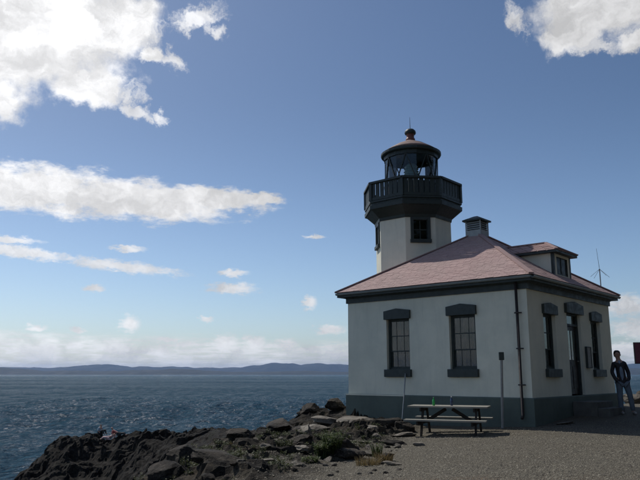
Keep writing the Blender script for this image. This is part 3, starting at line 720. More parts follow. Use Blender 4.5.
dr_ = MB().add([A0, A1, B1, B0, pk, bk], [(0, 1, 4), (1, 2, 5, 4), (3, 0, 4, 5)])
me_o = dr_.build('dormer_roof', M['shingle'], DORM)
def quad_tris(a, b, c, d): return [(a, b, c), (a, c, d)]
def shingle_quad(A, Bq, Cq, Dq, parent, exp=.12, tab=.28):
    """A-B eave edge, D-C top edge"""
    A, Bq, Cq, Dq = map(Vector, (A, Bq, Cq, Dq)); ed = (Bq-A).normalized(); nrm = ed.cross(Dq-A).normalized(); nrm = nrm if nrm.z > 0 else -nrm
    V = []; Fc = []; T = []; hgt = ((Dq-A)-ed*(Dq-A).dot(ed)).length; n = max(1, int(hgt/exp))
    for k in range(n):
        t0, t1 = k/n, min(1, (k+1)/n+.02); l0, r0, l1, r1 = A.lerp(Dq, t0), Bq.lerp(Cq, t0), A.lerp(Dq, t1), Bq.lerp(Cq, t1)
        m = max(1, round((r0-l0).length/tab))
        for j in range(m):
            a0, a1 = j/m+.01, (j+1)/m-.01; f = nrm*random.uniform(.014, .024)
            v = [l0.lerp(r0, a0)+nrm*.002, l0.lerp(r0, a1)+nrm*.002, l0.lerp(r0, a0)+f, l0.lerp(r0, a1)+f, l1.lerp(r1, a1)+nrm*.005, l1.lerp(r1, a0)+nrm*.005]
            i = len(V); V += v; Fc += [(i, i+1, i+3, i+2), (i+2, i+3, i+4, i+5)]; T += [random.random()]*6
    me = bpy.data.meshes.new('shingles'); me.from_pydata([tuple(v) for v in V], [], Fc); me.materials.append(M['shingle'])
    me.attributes.new('tint', 'FLOAT', 'POINT').data.foreach_set('value', T)
    o = bpy.data.objects.new('shingles', me); COL.objects.link(o); o.parent = parent; o['kind'] = 'stuff'
shingle_quad(B0, A0, pk, bk, DORM); shingle_quad(A1, B1, bk, pk, DORM); shingle_quad(A0, A1, pk, Vector(pk)+Vector((.001, 0, 0)), DORM)
for a, b in ((A0, pk), (A1, pk), (pk, bk)): MB().bar(Vector(a)+Vector((0, 0, .025)), Vector(b)+Vector((0, 0, .025)), .10, .03).build('hip_cap', M['shingle'], DORM)

# steps at the door
ST_ = empty('door_steps', bw(-.55, DOORV, -.55), math.pi/2-YAW, 'low concrete steps in the shade below the building door', 'steps')
MB().box(-.68, .52, -.18, .48, -.2, .40).build('step', M['concrete'], ST_, bevel=.012)
MB().box(-.68, .52, -.50, -.183, -.2, .24).build('step', M['concrete'], ST_, bevel=.012)

# ------------------------------------------------------------------ tower
TU, TV = 5.36, W2/2
ZT = -1.2
TW = empty('lighthouse_tower', bw(TU, TV, ZT), math.pi/2-YAW, 'white octagonal lighthouse tower with a dark green gallery and glazed lantern', 'lighthouse')
PH = math.pi/8; RS = 1.31
tz = lambda z: z-ZT
cosP = math.cos(PH)
def oct_pt(r, k, z): a = PH+k*math.pi/4; return Vector((r*math.cos(a), r*math.sin(a), tz(z)))
sh = MB(); rings = [(RS+.08, ZT), (RS+.08, -.2), (RS, -.1), (RS, 5.8)]
# find the face that looks along -(u+v) (towards the viewer) and the one along +u-v; window holes there
def face_dirs(): return [(PH+k*math.pi/4+math.pi/8) for k in range(8)]
WF = {}
for k in range(8):
    th = PH+(k+.5)*math.pi/4; nx, ny = math.cos(th), math.sin(th)      # local x = v, y = u
    if nx < -.6 and ny < -.6: WF['front'] = k
    if nx < -.6 and ny > .6: WF['left'] = k
for i in range(3):
    (r0, z0), (r1, z1) = rings[i], rings[i+1]
    for k in range(8):
        a, b, c, d = oct_pt(r0, k, z0), oct_pt(r0, k+1, z0), oct_pt(r1, k+1, z1), oct_pt(r1, k, z1)
        if i == 2 and k in WF.values():
            ww = .50; L_ = (b-a).length; ed = (b-a)/L_; nin = -Vector(((a+b).x/2, (a+b).y/2, 0)).normalized()
            s0, s1, h0, h1 = (L_-ww)/2, (L_+ww)/2, tz(4.93), tz(5.62)
            P_ = lambda s, z, dd=0: a+ed*s+Vector((0, 0, z-a.z))+nin*dd
            Z0_, Z1_ = a.z, d.z
            for q_ in (((0, Z0_), (s0, Z0_), (s0, Z1_), (0, Z1_)), ((s1, Z0_), (L_, Z0_), (L_, Z1_), (s1, Z1_)), ((s0, Z0_), (s1, Z0_), (s1, h0), (s0, h0)), ((s0, h1), (s1, h1), (s1, Z1_), (s0, Z1_))):
                sh.add([P_(*p) for p in q_], [(0, 1, 2, 3)])
            for p, q_ in (((s0, h0), (s1, h0)), ((s1, h0), (s1, h1)), ((s1, h1), (s0, h1)), ((s0, h1), (s0, h0))):
                sh.add([P_(*p), P_(*q_), P_(q_[0], q_[1], .2), P_(p[0], p[1], .2)], [(0, 1, 2, 3)])
        else: sh.add([a, b, c, d], [(0, 1, 2, 3)])
SHAFT = sh.build('shaft', M['stucco'], TW, recalc=False)
for k in WF.values():
    a, b = oct_pt(RS, k, 0), oct_pt(RS, k+1, 0); L_ = (b-a).length; ed = (b-a)/L_; nin = -Vector(((a+b).x/2, (a+b).y/2, 0)).normalized(); mid = (a+b)/2
    fn = lambda s, d, z, mid=mid, ed=ed, nin=nin: mid+ed*s+nin*d+Vector((0, 0, tz(z)-mid.z))
    def tbx(s0, s1, d0, d1, z0, z1):
        v = [fn(s, d, z) for s in (s0, s1) for d in (d0, d1) for z in (z0, z1)]
        return MB().add(v, [(0, 1, 3, 2), (4, 6, 7, 5), (0, 4, 5, 1), (2, 3, 7, 6), (0, 2, 6, 4), (1, 5, 7, 3)])
    fr = MB(); 
    for q_ in ((-.33, -.235, -.05, .1, 4.92, 5.66), (.235, .33, -.05, .1, 4.92, 5.66), (-.235, .235, -.05, .1, 5.57, 5.66)): fr.add(tbx(*q_).V, tbx(*q_).Fc)
    wf = fr.build('window', M['trim'], TW)
    tbx(-.35, .35, -.09, .12, 4.80, 4.918).build('sill', M['trim'], wf, bevel=.01)
    tbx(-.235, .235, .08, .084, 4.93, 5.57).build('pane', M['glass'], wf)
    m_ = MB()
    for q_ in ((-.013, .013, .06, .098, 4.93, 5.57), (-.235, .235, .062, .096, 5.24, 5.27)): m_.add(tbx(*q_).V, tbx(*q_).Fc)
    m_.build('muntin', M['trim'], wf)
MB().lathe([(RS-.25, tz(4.2)), (RS-.25, tz(5.75))], 8, ph=PH).build('inner_wall', M['interior'], TW)
# corbel, gallery deck, balustrade
MB().lathe([(RS-.1, tz(5.66)), (RS+.03, tz(5.66)), (RS+.05, tz(5.76)), (1.65, tz(6.02)), (1.715, tz(6.03)), (1.72, tz(6.16)), (1.66, tz(6.18)), (1.66, tz(6.24)), (1.71, tz(6.25)), (1.71, tz(6.31)), (.5, tz(6.33))], 8, ph=PH).build('corbel', M['tower_trim'], TW)
RG = 1.66; zr0, zr1 = 6.315, 6.98
def wood_wood():
    return M['tower_trim']
bal_mesh = None
for k in range(8):
    a, b = oct_pt(RG, k, zr0+.06), oct_pt(RG, k+1, zr0+.06); MB().bar(a, b, .07, .10).build('bottom_rail', M['tower_trim'], TW)
    a, b = oct_pt(RG+.02, k, zr1-.04), oct_pt(RG+.02, k+1, zr1-.04); MB().bar(a, b, .13, .07).build('top_rail', M['tower_trim'], TW)
    a, b = oct_pt(RG-.0, k, 0), oct_pt(RG-.0, k+1, 0); nb2 = 7; Lf = (b-a).length
    ang = math.atan2((b-a).y, (b-a).x)
    for j in range(nb2):
        p = a.lerp(b, (j+.5)/nb2)
        if bal_mesh is None:
            o = MB().box(-.071, .071, -.018, .018, 0, zr1-zr0-.19).build('baluster', M['tower_trim'], TW); bal_mesh = o.data
        else:
            o = bpy.data.objects.new('baluster', bal_mesh); COL.objects.link(o); o.parent = TW
        o.location = (p.x, p.y, tz(zr0+.112)); o.rotation_euler = (0, 0, ang)
    MB().bar(oct_pt(RG, k, zr0), oct_pt(RG, k, zr1+.0), .11, .11).build('corner_post', M['tower_trim'], TW)
# lantern
RL = .93
MB().lathe([(RL+.02, tz(6.33)), (RL+.02, tz(6.96)), (RL+.05, tz(6.965)), (RL+.05, tz(7.02)), (RL-.06, tz(7.02))], 16).build('lantern_base', M['tower_trim'], TW)
MB().lathe([(RL-.015, tz(7.02)), (RL-.015, tz(8.04))], 16, caps=False).build('lantern_pane', M['lantern_glass'], TW, recalc=False)
for k in range(8):
    t0 = 2*math.pi*k/8; t1 = t0+2*math.pi/16; t2 = t0+2*math.pi/8
    P_ = lambda t, z, r=RL: (r*math.cos(t), r*math.sin(t), tz(z))
    MB().bar(P_(t0, 7.02), P_(t1, 8.0), .035, .035).build('astragal', M['tower_trim'], TW)
    MB().bar(P_(t2, 7.02), P_(t1, 8.0), .035, .035).build('astragal', M['tower_trim'], TW)
MB().lathe([(RL+.03, tz(7.98)), (RL+.03, tz(8.12)), (RL-.08, tz(8.12)), (RL-.08, tz(7.98)), (RL+.03, tz(7.98))], 16, caps=False).build('head_ring', M['tower_trim'], TW)
MB().lathe([(RL-.09, tz(8.10)), (1.04, tz(8.12)), (1.06, tz(8.15)), (1.06, tz(8.22)), (1.02, tz(8.235)), (.985, tz(8.25))], 32).build('roof_edge', M['tower_trim'], TW, smooth=False)
MB().lathe([(1.01, tz(8.248)), (.8, tz(8.39)), (.5, tz(8.57)), (.25, tz(8.68)), (.16, tz(8.73)), (.15, tz(8.78))], 32).build('lantern_roof', M['cone'], TW, smooth=True)
MB().lathe([(.17, tz(8.70)), (.165, tz(8.80)), (.135, tz(8.82)), (.135, tz(8.95)), (.15, tz(8.97))], 20).build('vent_neck', M['red_paint'], TW, smooth=True)
MB().lathe([(.10, tz(8.95)), (.185, tz(8.97)), (.205, tz(9.02)), (.19, tz(9.09)), (.13, tz(9.15)), (.06, tz(9.18)), (.02, tz(9.19))], 20).build('vent_cap', M['tower_trim'], TW, smooth=True)
MB().tube([(0, 0, tz(9.18)), (0, 0, tz(9.62))], [.012, .005], 6).build('lightning_rod', M['black'], TW)
MB().lathe([(.22, tz(6.4)), (.18, tz(6.45)), (.16, tz(7.2)), (.25, tz(7.22)), (.25, tz(7.27)), (.2, tz(7.3))], 16).build('lens_pedestal', M['gutter'], TW, smooth=False)
MB().lathe([(.15, tz(7.3)), (.24, tz(7.38)), (.19, tz(7.42)), (.26, tz(7.48)), (.21, tz(7.52)), (.27, tz(7.57)), (.21, tz(7.62)), (.26, tz(7.67)), (.19, tz(7.72)), (.23, tz(7.77)), (.14, tz(7.86))], 20).build('lens', M['lens'], TW)

# antenna on the back of the roof
AN = empty('antenna', bw(.12, 5.93, roofz(.12)-0.0), 0, 'thin whip antenna with drooping rods standing on the far end of the roof', 'antenna')
MB().tube([(0, 0, -.08), (0, 0, .62)], .018, 8).build('mast', M['steel'], AN)
MB().tube([(0, 0, .62), (-.05, 0, 1.30)], [.007, .004], 6).build('whip', M['black'], AN)
for a in (0.2, 1.77, 3.34, 4.9): MB().tube([(0, 0, .62), (.34*math.cos(a), .34*math.sin(a), .36)], .005, 5).build('rod', M['black'], AN)

# ------------------------------------------------------------------ things beside the wall
p0 = bw(.64, -.34)
zg = gz(p0.x, p0.y)
PO = empty('utility_post', (p0.x, p0.y, zg-.1), 0, 'slim grey post with a small box on its head standing near the building corner', 'post')
hh = 1.86
MB().tube([(-.03, 0, 0), (.03, 0, hh)], .034, 8).build('shaft', M['post'], PO)
MB().box(-.03, .09, -.04, .04, hh-.10, hh+.10).build('head_box', M['trim'], PO, bevel=.01)
p1 = bw(LWIN[1]-.30, -.10, .60); p2 = bw(LWIN[1]-.42, -.50); z2 = gz(p2.x, p2.y)
HP = empty('hose_pipe', (p2.x, p2.y, z2), 0, 'pale thin pipe leaning from the left window sill down to the rocks', 'pipe')
rel = p1-Vector((p2.x, p2.y, z2))
MB().tube([rel, rel*.5, Vector((0, 0, .12)), Vector((0, 0, .06)), Vector((.05, -.05, .03)), Vector((.2, -.12, .05))], .017, 8).build('pipe', M['conduit'], HP, smooth=True)

# ornament in the left window
OR = empty('window_ornament', bw(LWIN[1], .32, WZ0), math.pi/2-YAW, 'pale round ornament standing behind the lower glass of the left window', 'ornament')
MB().lathe([(.02, 0), (.02, .001)], 6).build('stem', M['curtain_light'], OR)
for k in range(4):
    a = k*math.pi/2+.6; c = MB(); cx0, cz0 = .11*math.cos(a), .26+.11*math.sin(a)
    vs = [(-.01*s_, cx0+.085*math.cos(t*math.pi/5), cz0+.085*math.sin(t*math.pi/5)) for s_ in (0, 1) for t in range(10)]
    c.add([(v[0], v[1], v[2]) for v in vs], [tuple(range(10)), tuple(range(19, 9, -1))]+[(i, (i+1) % 10, 10+(i+1) % 10, 10+i) for i in range(10)])
    c.add([], []); ob = c.build('petal', M['curtain_light'], OR)
    ob.data.transform(Matrix.Rotation(-math.pi/2, 4, 'Z'))
for o_ in OR.children: o_.rotation_euler = (0, 0, math.pi/2)

# picnic table
tc = at(449, 405.8, 16.6); tgz = gz(tc.x, tc.y)
PT = empty('picnic_table', (tc.x, tc.y, tc.z-.73), R(-20), 'weathered wooden picnic table with two attached benches beside the building wall', 'picnic table')
for j in range(5):
    MB().box(-.93, .93, -.36+j*.147, -.36+j*.147+.137, .695, .733).build('tabletop_plank', M['wood_grey'], PT, bevel=.004)
for sy_ in (-1, 1):
    for j in range(2):
        y0 = sy_*.64+(-.135+j*.14 if 1 else 0)
        MB().box(-.93, .93, y0, y0+.13, .405, .443).build('bench_plank', M['wood_grey'], PT, bevel=.004)
for sx_ in (-.62, .62):
    MB().box(sx_-.02, sx_+.02, -.34, .34, .605, .694).build('top_beam', M['wood_dark'], PT)
    MB().box(sx_-.021, sx_+.019, -.74, .74, .315, .404).build('bench_beam', M['wood_dark'], PT)
    for sy_ in (-1, 1):
        MB().bar((sx_+.042, sy_*.22, .69), (sx_+.042, sy_*.60, -.08), .09, .04, up=(1, 0, 0)).build('leg', M['wood_dark'], PT)
    MB().bar((sx_*.9, 0, .36), (sx_*.12, 0, .66), .04, .08).build('brace', M['wood_dark'], PT)
def on_table(x, y): return PT.matrix_basis @ Vector((x, y, .734))
M['bottle_green'] = mat('green_plastic', (.03, .42, .09), .25, (.02, .3, .06), 10); M['bottle_blue'] = mat('blue_plastic', (.035, .06, .12), .2, (.05, .09, .17), 10)
M['white'] = mat('white_plastic', (.6, .6, .6), .4)

MW = Matrix.Translation(PT.location) @ Matrix.Rotation(R(-20), 4, 'Z')
b1 = MW @ Vector((-.34, -.12, .7345)); b2 = MW @ Vector((.06, .02, .7345))
BG = empty('bottle', b1, 0, 'bright green plastic bottle standing on the picnic table', 'bottle')
MB().lathe([(.030, 0), (.036, .01), (.036, .13), (.03, .16), (.013, .185), (.013, .2)], 16).build('body', M['bottle_green'], BG, smooth=True); MB().lathe([(.016, .2), (.016, .222), (.012, .226)], 12).build('cap', M['bottle_green'], BG)
BG2 = empty('bottle', b2, 0, 'dark blue water bottle standing on the picnic table', 'bottle')
MB().lathe([(.032, 0), (.038, .01), (.038, .15), (.03, .185), (.014, .21), (.014, .225)], 16).build('body', M['bottle_blue'], BG2, smooth=True); MB().lathe([(.018, .225), (.018, .25), (.012, .255)], 12).build('cap', M['white'], BG2)

BG.scale = BG2.scale = (.85, .85, .85)
# sign at the right, cut by the picture's edge
sp_ = at(635, 353, 15.5)
SG = empty('notice_sign', (sp_.x+.42, sp_.y, gz(sp_.x+.42, sp_.y)), R(-8), 'dark rectangular sign board on a post to the right of the person', 'sign')
sz = sp_.z-SG.location.z
MB().box(-.42, .42, -.02, .02, sz-.24, sz+.24).build('board', M['door'], SG, bevel=.005)
MB().box(-.40, .40, -.024, -.0205, sz-.22, sz+.22).build('face', mat('sign_face', (.11, .02, .04), .6, (.08, .015, .03), 6), SG)
MB().box(-.05, .05, .021, .10, -.3, sz+.2).build('post', M['wood_dark'], SG)

# ------------------------------------------------------------------ rocks
def rock(name, loc, size, seed, label, m='rock', group=None, flat=1.0, sub=4, cat='rock', rz=None):
    rnd = np.random.default_rng(seed)
    bm = bmesh.new(); bmesh.ops.create_icosphere(bm, subdivisions=sub, radius=1)
    co = np.array([v.co[:] for v in bm.verts])
    # cut the ball with random planes: angular, faceted
    for _ in range(13):
        n = rnd.normal(size=3); n[2] *= 1.2; n /= np.linalg.norm(n); d = rnd.uniform(.45, .82)
        dd = co@n-d; co = co-np.outer(np.clip(dd, 0, None), n)
    s_ = seed*3.7
    co = co*(1+.13*fbm(co[:, 0]*1.6+s_, co[:, 1]*1.6, co[:, 2]*1.6, 4)[:, None]+.05*fbm(co[:, 0]*6+s_, co[:, 1]*6, co[:, 2]*6, 3, True)[:, None])
    lay = .035*np.sign(np.sin(co[:, 2]*9+s_)); co[:, 0] += lay*co[:, 0]; co[:, 1] += lay*co[:, 1]
    co *= np.array(size)
    for v, c in zip(bm.verts, co): v.co = c
    me = bpy.data.meshes.new(name); bm.to_mesh(me); bm.free(); me.materials.append(M[m])
    o = bpy.data.objects.new(name, me); COL.objects.link(o); o.location = loc
    o.rotation_euler = (rnd.uniform(-.15, .15), rnd.uniform(-.15, .15), rnd.uniform(0, 6.28) if rz is None else rz)
    return tag(o, label, cat, group)
def rk(px, py, Y, size, seed, label, m='rock', sink=.3, rz=None, name='rock'):
    p = at(px, py, Y); z = gz(p.x, p.y)
    return rock(name, (p.x, p.y, z+size[2]*(1-sink)-size[2]*.35), size, seed, label, m, rz=rz)
rk(385, 424, 18.2, (.55, .38, .30), 1, 'dark rounded rock heaped against the wall foot behind the pipe')
rk(402, 428, 17.6, (.34, .28, .20), 2, 'dark rock by the left end of the picnic table bench')
rk(330, 424, 20.2, (.55, .35, .18), 3, 'pale flat slab at the building corner nearest the water', 'slab', rz=.2)
rk(352, 425, 19.4, (.70, .35, .16), 4, 'long pale ledge slab below the dark plinth', 'slab', rz=-.15)
rk(378, 429.5, 17.8, (.50, .30, .14), 5, 'pale broken slab between the dark rocks and the gravel', 'slab', rz=.1)
rk(316, 431, 19, (.42, .25, .15), 6, 'tilted pale slab at the seaward end of the rock ledge', 'slab', rz=-.3)
rk(402, 433, 16.4, (.33, .2, .09), 7, 'small pale slab in front of the picnic table left end', 'slab', rz=.2)
rk(365, 441, 15.0, (.28, .18, .08), 8, 'flat stone on the gravel below the pale ledge', 'slab')
rk(392, 443.5, 14.4, (.30, .16, .07), 9, 'small dark slab lying at the left edge of the gravel', rz=.1)
rk(419, 446, 14.0, (.13, .09, .05), 10, 'single reddish stone alone on the open gravel', 'slab', rz=.3)
rk(385, 461, 11.6, (.22, .15, .12), 11, 'dark stone with dry weeds at the gravel edge near the picture bottom')
rk(393, 468, 10.8, (.17, .10, .04), 12, 'flat rusty brown stone in front of the dark weedy stone', 'slab')
rk(345, 447, 13.6, (.30, .22, .22), 13, 'dark rock right behind the green bush')
rk(350, 459, 12.0, (.30, .22, .17), 14, 'dark blocky rock just right of the green bush')
rk(305, 441, 16.2, (.32, .26, .24), 15, 'pale cone shaped rock on the slope left of the green bush', 'slab')
rk(300, 450, 14.2, (.38, .25, .17), 16, 'dark rock below the pale cone shaped rock')
rk(272, 466, 11.4, (.30, .16, .06), 17, 'flat rusty slab near the left edge of the gravel', 'slab', rz=.1)
rk(303, 462, 12.0, (.18, .14, .09), 18, 'small pale stone between the rusty slab and the bush', 'slab')
rk(320, 414, 23.4, (.75, .5, .24), 19, 'dark jagged rock at the shore left of the building')
rk(310, 414, 23.0, (.45, .4, .20), 20, 'blocky dark rock standing at the seaward tip of the ledge')
rk(338, 413, 22.6, (.5, .4, .28), 21, 'brown low rock touching the left corner of the building')
rk(298, 431, 21, (.5, .4, .2), 22, 'mossy dark rock leaning below the blocky rock at the tip')
rk(280, 435, 22, (.9, .6, .22), 23, 'broad black rock at the water side of the slope')
rk(185, 466, 12, (.42, .3, .24), 25, 'mossy rock at the left end of the near slope')
rk(160, 474, 11, (.35, .3, .22), 26, 'dark rock at the bottom edge of the picture beyond the scrub')
rk(240, 452, 15.5, (.5, .35, .22), 27, 'brown rock half buried among the scrub')
rk(210, 476, 10.8, (.5, .3, .16), 28, 'low lichen grey rock at the picture bottom in the scrub')
rk(632, 391, 26, (.5, .4, .4), 29, 'rusty brown rock behind the person at the right edge', 'slab', sink=0)
rk(645, 390, 26.5, (.6, .4, .45), 30, 'dark rock at the right edge behind the rusty brown one', sink=0)
q = at(8, 478, 58); rock('sea_rock', (q.x, q.y, SEA-.1), (3.2, 2, 1.25), 40, 'low black rock rising from the water at the lower left', sub=5)
# a slab lying in the shade
q = at(566, 416, 17.5); rock('stone_slab', (q.x, q.y, gz(q.x, q.y)+.02), (.36, .16, .04), 41, 'thin pale flat stone lying in the shade before the door wall', 'slab', rz=.3)
# many small loose stones: countable ones as objects sharing a few meshes
protos = []
random.seed(11)
for k in range(6):
    o = rock('loose_stone', (0, 0, -30), (1, .75, .5), 60+k, None, 'rock' if k % 2 else 'slab', sub=2); protos.append(o)
cnt = 0; first = set()
while cnt < 110:
    px, py = random.uniform(200, 400), random.uniform(428, 478); Y = 9.5*103/(py-377) if py > 440 else random.uniform(14, 19)
    Y = min(Y, 20); p = at(px, py, Y); z = gz(p.x, p.y)
    if abs(z-p.z) > .6: continue
    k = random.randrange(6); o = protos[k]
    if k in first: o = o.copy(); COL.objects.link(o)
    first.add(k); s = random.choice([.04, .05, .06, .08, .11, .15])*random.uniform(.8, 1.2); o.scale = (s, s, s); o.location = (p.x, p.y, z+s*.15); o.rotation_euler = (random.uniform(-.3, .3), random.uniform(-.3, .3), random.uniform(0, 6.3))
    tag(o, 'small angular stone loose on the slope between the scrub and the gravel', 'stone', 'loose stones scattered on the rocky slope'); cnt += 1

# gravel pebbles, real geometry
rp = np.random.default_rng(5)
def pebbles(n):
    y = 8.2+rp.random(n)**1.4*9.5; x = -3.5+rp.random(n)*13.5
    g_ = gravel_mask(x, y); keep = rp.random(n) < g_; x, y = x[keep], y[keep]
    z = ground_h(x, y); s = rp.choice([.006, .008, .011, .018], len(x), p=[.4, .35, .2, .05])*rp.uniform(.8, 1.3, len(x))
    octv = np.array([(1, 0, 0), (0, 1, 0), (-1, 0, 0), (0, -1, 0), (0, 0, .7), (0, 0, -.4)])
    octf = np.array([(0, 1, 4), (1, 2, 4), (2, 3, 4), (3, 0, 4)])
    a = rp.random(len(x))*6.28; c, s2 = np.cos(a), np.sin(a)
    v = octv[None]*(s[:, None, None])*rp.uniform(.7, 1.3, (len(x), 6, 3))
    vx = v[..., 0]*c[:, None]-v[..., 1]*s2[:, None]+x[:, None]; vy = v[..., 0]*s2[:, None]+v[..., 1]*c[:, None]+y[:, None]; vz = v[..., 2]+z[:, None]+.002
    V = np.stack([vx, vy, vz], -1).reshape(-1, 3); Fq = (octf[None]+6*np.arange(len(x))[:, None, None]).reshape(-1, 3)
    return V, Fq, np.repeat(rp.random(len(x)), 6)
V, Fq, T = pebbles(110000)
me = bpy.data.meshes.new('gravel'); me.vertices.add(len(V)); me.vertices.foreach_set('co', V.astype(np.float32).ravel())
me.loops.add(Fq.size); me.loops.foreach_set('vertex_index', Fq.ravel().astype(np.int32)); me.polygons.add(len(Fq))
me.polygons.foreach_set('loop_start', np.arange(0, Fq.size, 3, dtype=np.int32)); me.polygons.foreach_set('loop_total', np.full(len(Fq), 3, np.int32)); me.update(calc_edges=True)
me.attributes.new('tint', 'FLOAT', 'POINT').data.foreach_set('value', T.astype(np.float32))
pmn, K, b = newmat('pebble'); ta = K.n('ShaderNodeAttribute', attribute_name='tint').outputs['Fac']
K.t.links.new(K.mix(ta, (.043, .037, .028), (.22, .20, .152)), b.inputs['Base Color']); b.inputs['Roughness'].default_value = .85
me.materials.append(pmn); go = bpy.data.objects.new('gravel', me); COL.objects.link(go)
tag(go, 'grey gravel covering the open ground before the building', 'gravel', kind='stuff')

# ------------------------------------------------------------------ plants
def leafmat(name, a, b_):
    m, K, b = newmat(name); ta = K.n('ShaderNodeAttribute', attribute_name='tint').outputs['Fac']
    K.t.links.new(K.mix(ta, a, b_), b.inputs['Base Color']); b.inputs['Roughness'].default_value = .7
    b.inputs['Transmission Weight'].default_value = 0; b.inputs['Subsurface Weight'].default_value = 0
    tr = K.n('ShaderNodeBsdfTranslucent'); K.t.links.new(K.mix(ta, a, b_), tr.inputs[0]); mx = K.n('ShaderNodeMixShader'); mx.inputs[0].default_value = .35
    out = [n for n in K.t.nodes if n.type == 'OUTPUT_MATERIAL'][0]; K.t.links.new(b.outputs[0], mx.inputs[1]); K.t.links.new(tr.outputs[0], mx.inputs[2]); K.t.links.new(mx.outputs[0], out.inputs[0])
    return m
M['leaf'] = leafmat('leaf', (.035, .06, .015), (.12, .155, .045)); M['dry'] = leafmat('dry_grass', (.15, .11, .05), (.28, .21, .10)); M['scrub'] = leafmat('scrub_leaf', (.03, .042, .014), (.085, .095, .035))
M['stem'] = mat('stem', (.07, .05, .03), .8)
def blades(n, rad, hgt, rnd, lean=.5, w=.006, leafy=0):
    V = []; Fc = []; T = []
    for _ in range(n):
        a = rnd.uniform(0, 6.28); r = rad*math.sqrt(rnd.random())*.6; x, y = r*math.cos(a), r*math.sin(a); h_ = hgt*rnd.uniform(.4, 1)
        la = a+rnd.uniform(-.7, .7); ln = lean*h_*rnd.uniform(.2, 1); dx, dy = math.cos(la)*ln, math.sin(la)*ln; pa = rnd.uniform(0, 6.28); wx, wy = w*math.cos(pa), w*math.sin(pa)
        t = rnd.random(); i = len(V)
        V += [(x-wx, y-wy, -.03), (x+wx, y+wy, -.03), (x+dx*.35+wx*.8, y+dy*.35+wy*.8, h_*.55), (x+dx*.35-wx*.8, y+dy*.35-wy*.8, h_*.55), (x+dx, y+dy, h_)]
        Fc += [(i, i+1, i+2, i+3), (i+3, i+2, i+4)]; T += [t]*5
        for _k in range(leafy):
            f = rnd.uniform(.15, 1); px_, py_, pz_ = x+dx*f*f, y+dy*f*f, h_*f; la2 = rnd.uniform(0, 6.28); ll = rnd.uniform(.02, .045); up = rnd.uniform(-.2, .8)*ll; s2 = ll*.35
            cx, cy = math.cos(la2), math.sin(la2); i = len(V); t2 = min(1, max(0, t+rnd.uniform(-.3, .3)))
            V += [(px_, py_, pz_), (px_+cx*ll*.5-cy*s2, py_+cy*ll*.5+cx*s2, pz_+up*.5), (px_+cx*ll, py_+cy*ll, pz_+up), (px_+cx*ll*.5+cy*s2, py_+cy*ll*.5-cx*s2, pz_+up*.5)]
            Fc += [(i, i+1, i+2, i+3)]; T += [t2]*4
    return V, Fc, T
def plantmesh(name, V, Fc, T, m):
    me = bpy.data.meshes.new(name); me.from_pydata(V, [], Fc); me.attributes.new('tint', 'FLOAT', 'POINT').data.foreach_set('value', T); me.materials.append(M[m]); return me
def plant(name, px, py, Y, rad, hgt, n, m, label, cat, seed, leafy=0, lean=.5, w=.006):
    rnd = random.Random(seed); p = at(px, py, Y); z = gz(p.x, p.y)
    r = empty(name, (p.x, p.y, z), 0, label, cat)
    V, Fc, T = blades(n, rad, hgt, rnd, lean, w, leafy); o = bpy.data.objects.new('foliage', plantmesh('foliage', V, Fc, T, m)); COL.objects.link(o); o.parent = r
    o['kind'] = 'stuff'
    st = MB()
    for k in range(6):
        a = rnd.uniform(0, 6.28); st.tube([(0, 0, -.04), (rad*.3*math.cos(a), rad*.3*math.sin(a), hgt*.35), (rad*.55*math.cos(a), rad*.55*math.sin(a), hgt*.6)], [.009, .006, .003], 5)
    st.build('stem', M['stem'], r); return r
plant('bush', 332, 464, 12.0, .22, .42, 170, 'leaf', 'bright green leafy bush on the rocky slope left of the gravel', 'bush', 1, 16, .45)
plant('bush', 322, 466, 11.8, .2, .25, 130, 'leaf', 'smaller green sprig growing at the foot of the bright green bush', 'bush', 2, 12)
plant('weed', 377, 457, 12.2, .14, .30, 40, 'leaf', 'thin upright green weed beside the dark stone at the gravel edge', 'weed', 3, 5, .3)
plant('grass_tuft', 368, 468, 11.0, .3, .16, 320, 'dry', 'dry yellow grass tuft between the bush and the gravel', 'grass tuft', 4, 0, .9, .003)
plant('grass_tuft', 384, 463, 11.4, .2, .2, 220, 'dry', 'dry grass tuft leaning over the dark weedy stone', 'grass tuft', 5, 0, .9, .003)
plant('bush', 228, 466, 12.4, .45, .14, 260, 'scrub', 'low dark green scrub spread along the near slope', 'bush', 6, 12, .8)
plant('bush', 205, 472, 11.6, .35, .14, 200, 'scrub', 'low scrub patch at the left end of the near slope', 'bush', 7, 12, .8)
plant('bush', 285, 455, 13.8, .22, .20, 110, 'scrub', 'dull green shrub in the hollow above the rusty slab', 'bush', 8, 12, .6)
plant('grass_tuft', 240, 452, 15.0, .4, .14, 300, 'dry', 'dry pale grass patch on the crest of the scrubby slope', 'grass tuft', 9, 0, .9, .003)
plant('weed', 310, 470, 11.2, .2, .12, 120, 'leaf', 'short green weed beside the small pale stone', 'weed', 10, 6, .8)
# ground cover across the slope: beyond counting
rnd = random.Random(77); V = []; Fc = []; T = []
pts_ = [(rnd.uniform(-3.4, 1.6), rnd.uniform(9.5, 19)) for _ in range(900)]
hz_ = ground_h(np.array([p[0] for p in pts_]), np.array([p[1] for p in pts_]))
for (x, y), z in zip(pts_, hz_):
    if x > -.9+(y-9)*.36: continue
    if rnd.random() > .12+.45*(math.sin(x*2.1+1)*math.cos(y*1.3) > -.1): continue
    v, f, t = blades(16, .10, rnd.uniform(.04, .13), rnd, .8, .004, 3); i = len(V); V += [(a+x, b+y, c+z) for a, b, c in v]; Fc += [tuple(i+k for k in q) for q in f]; T += t
gco = bpy.data.objects.new('ground_cover', plantmesh('ground_cover', V, Fc, T, 'scrub')); COL.objects.link(gco)
tag(gco, 'low green and brown ground cover between the rocks of the near slope', 'ground cover', kind='stuff')

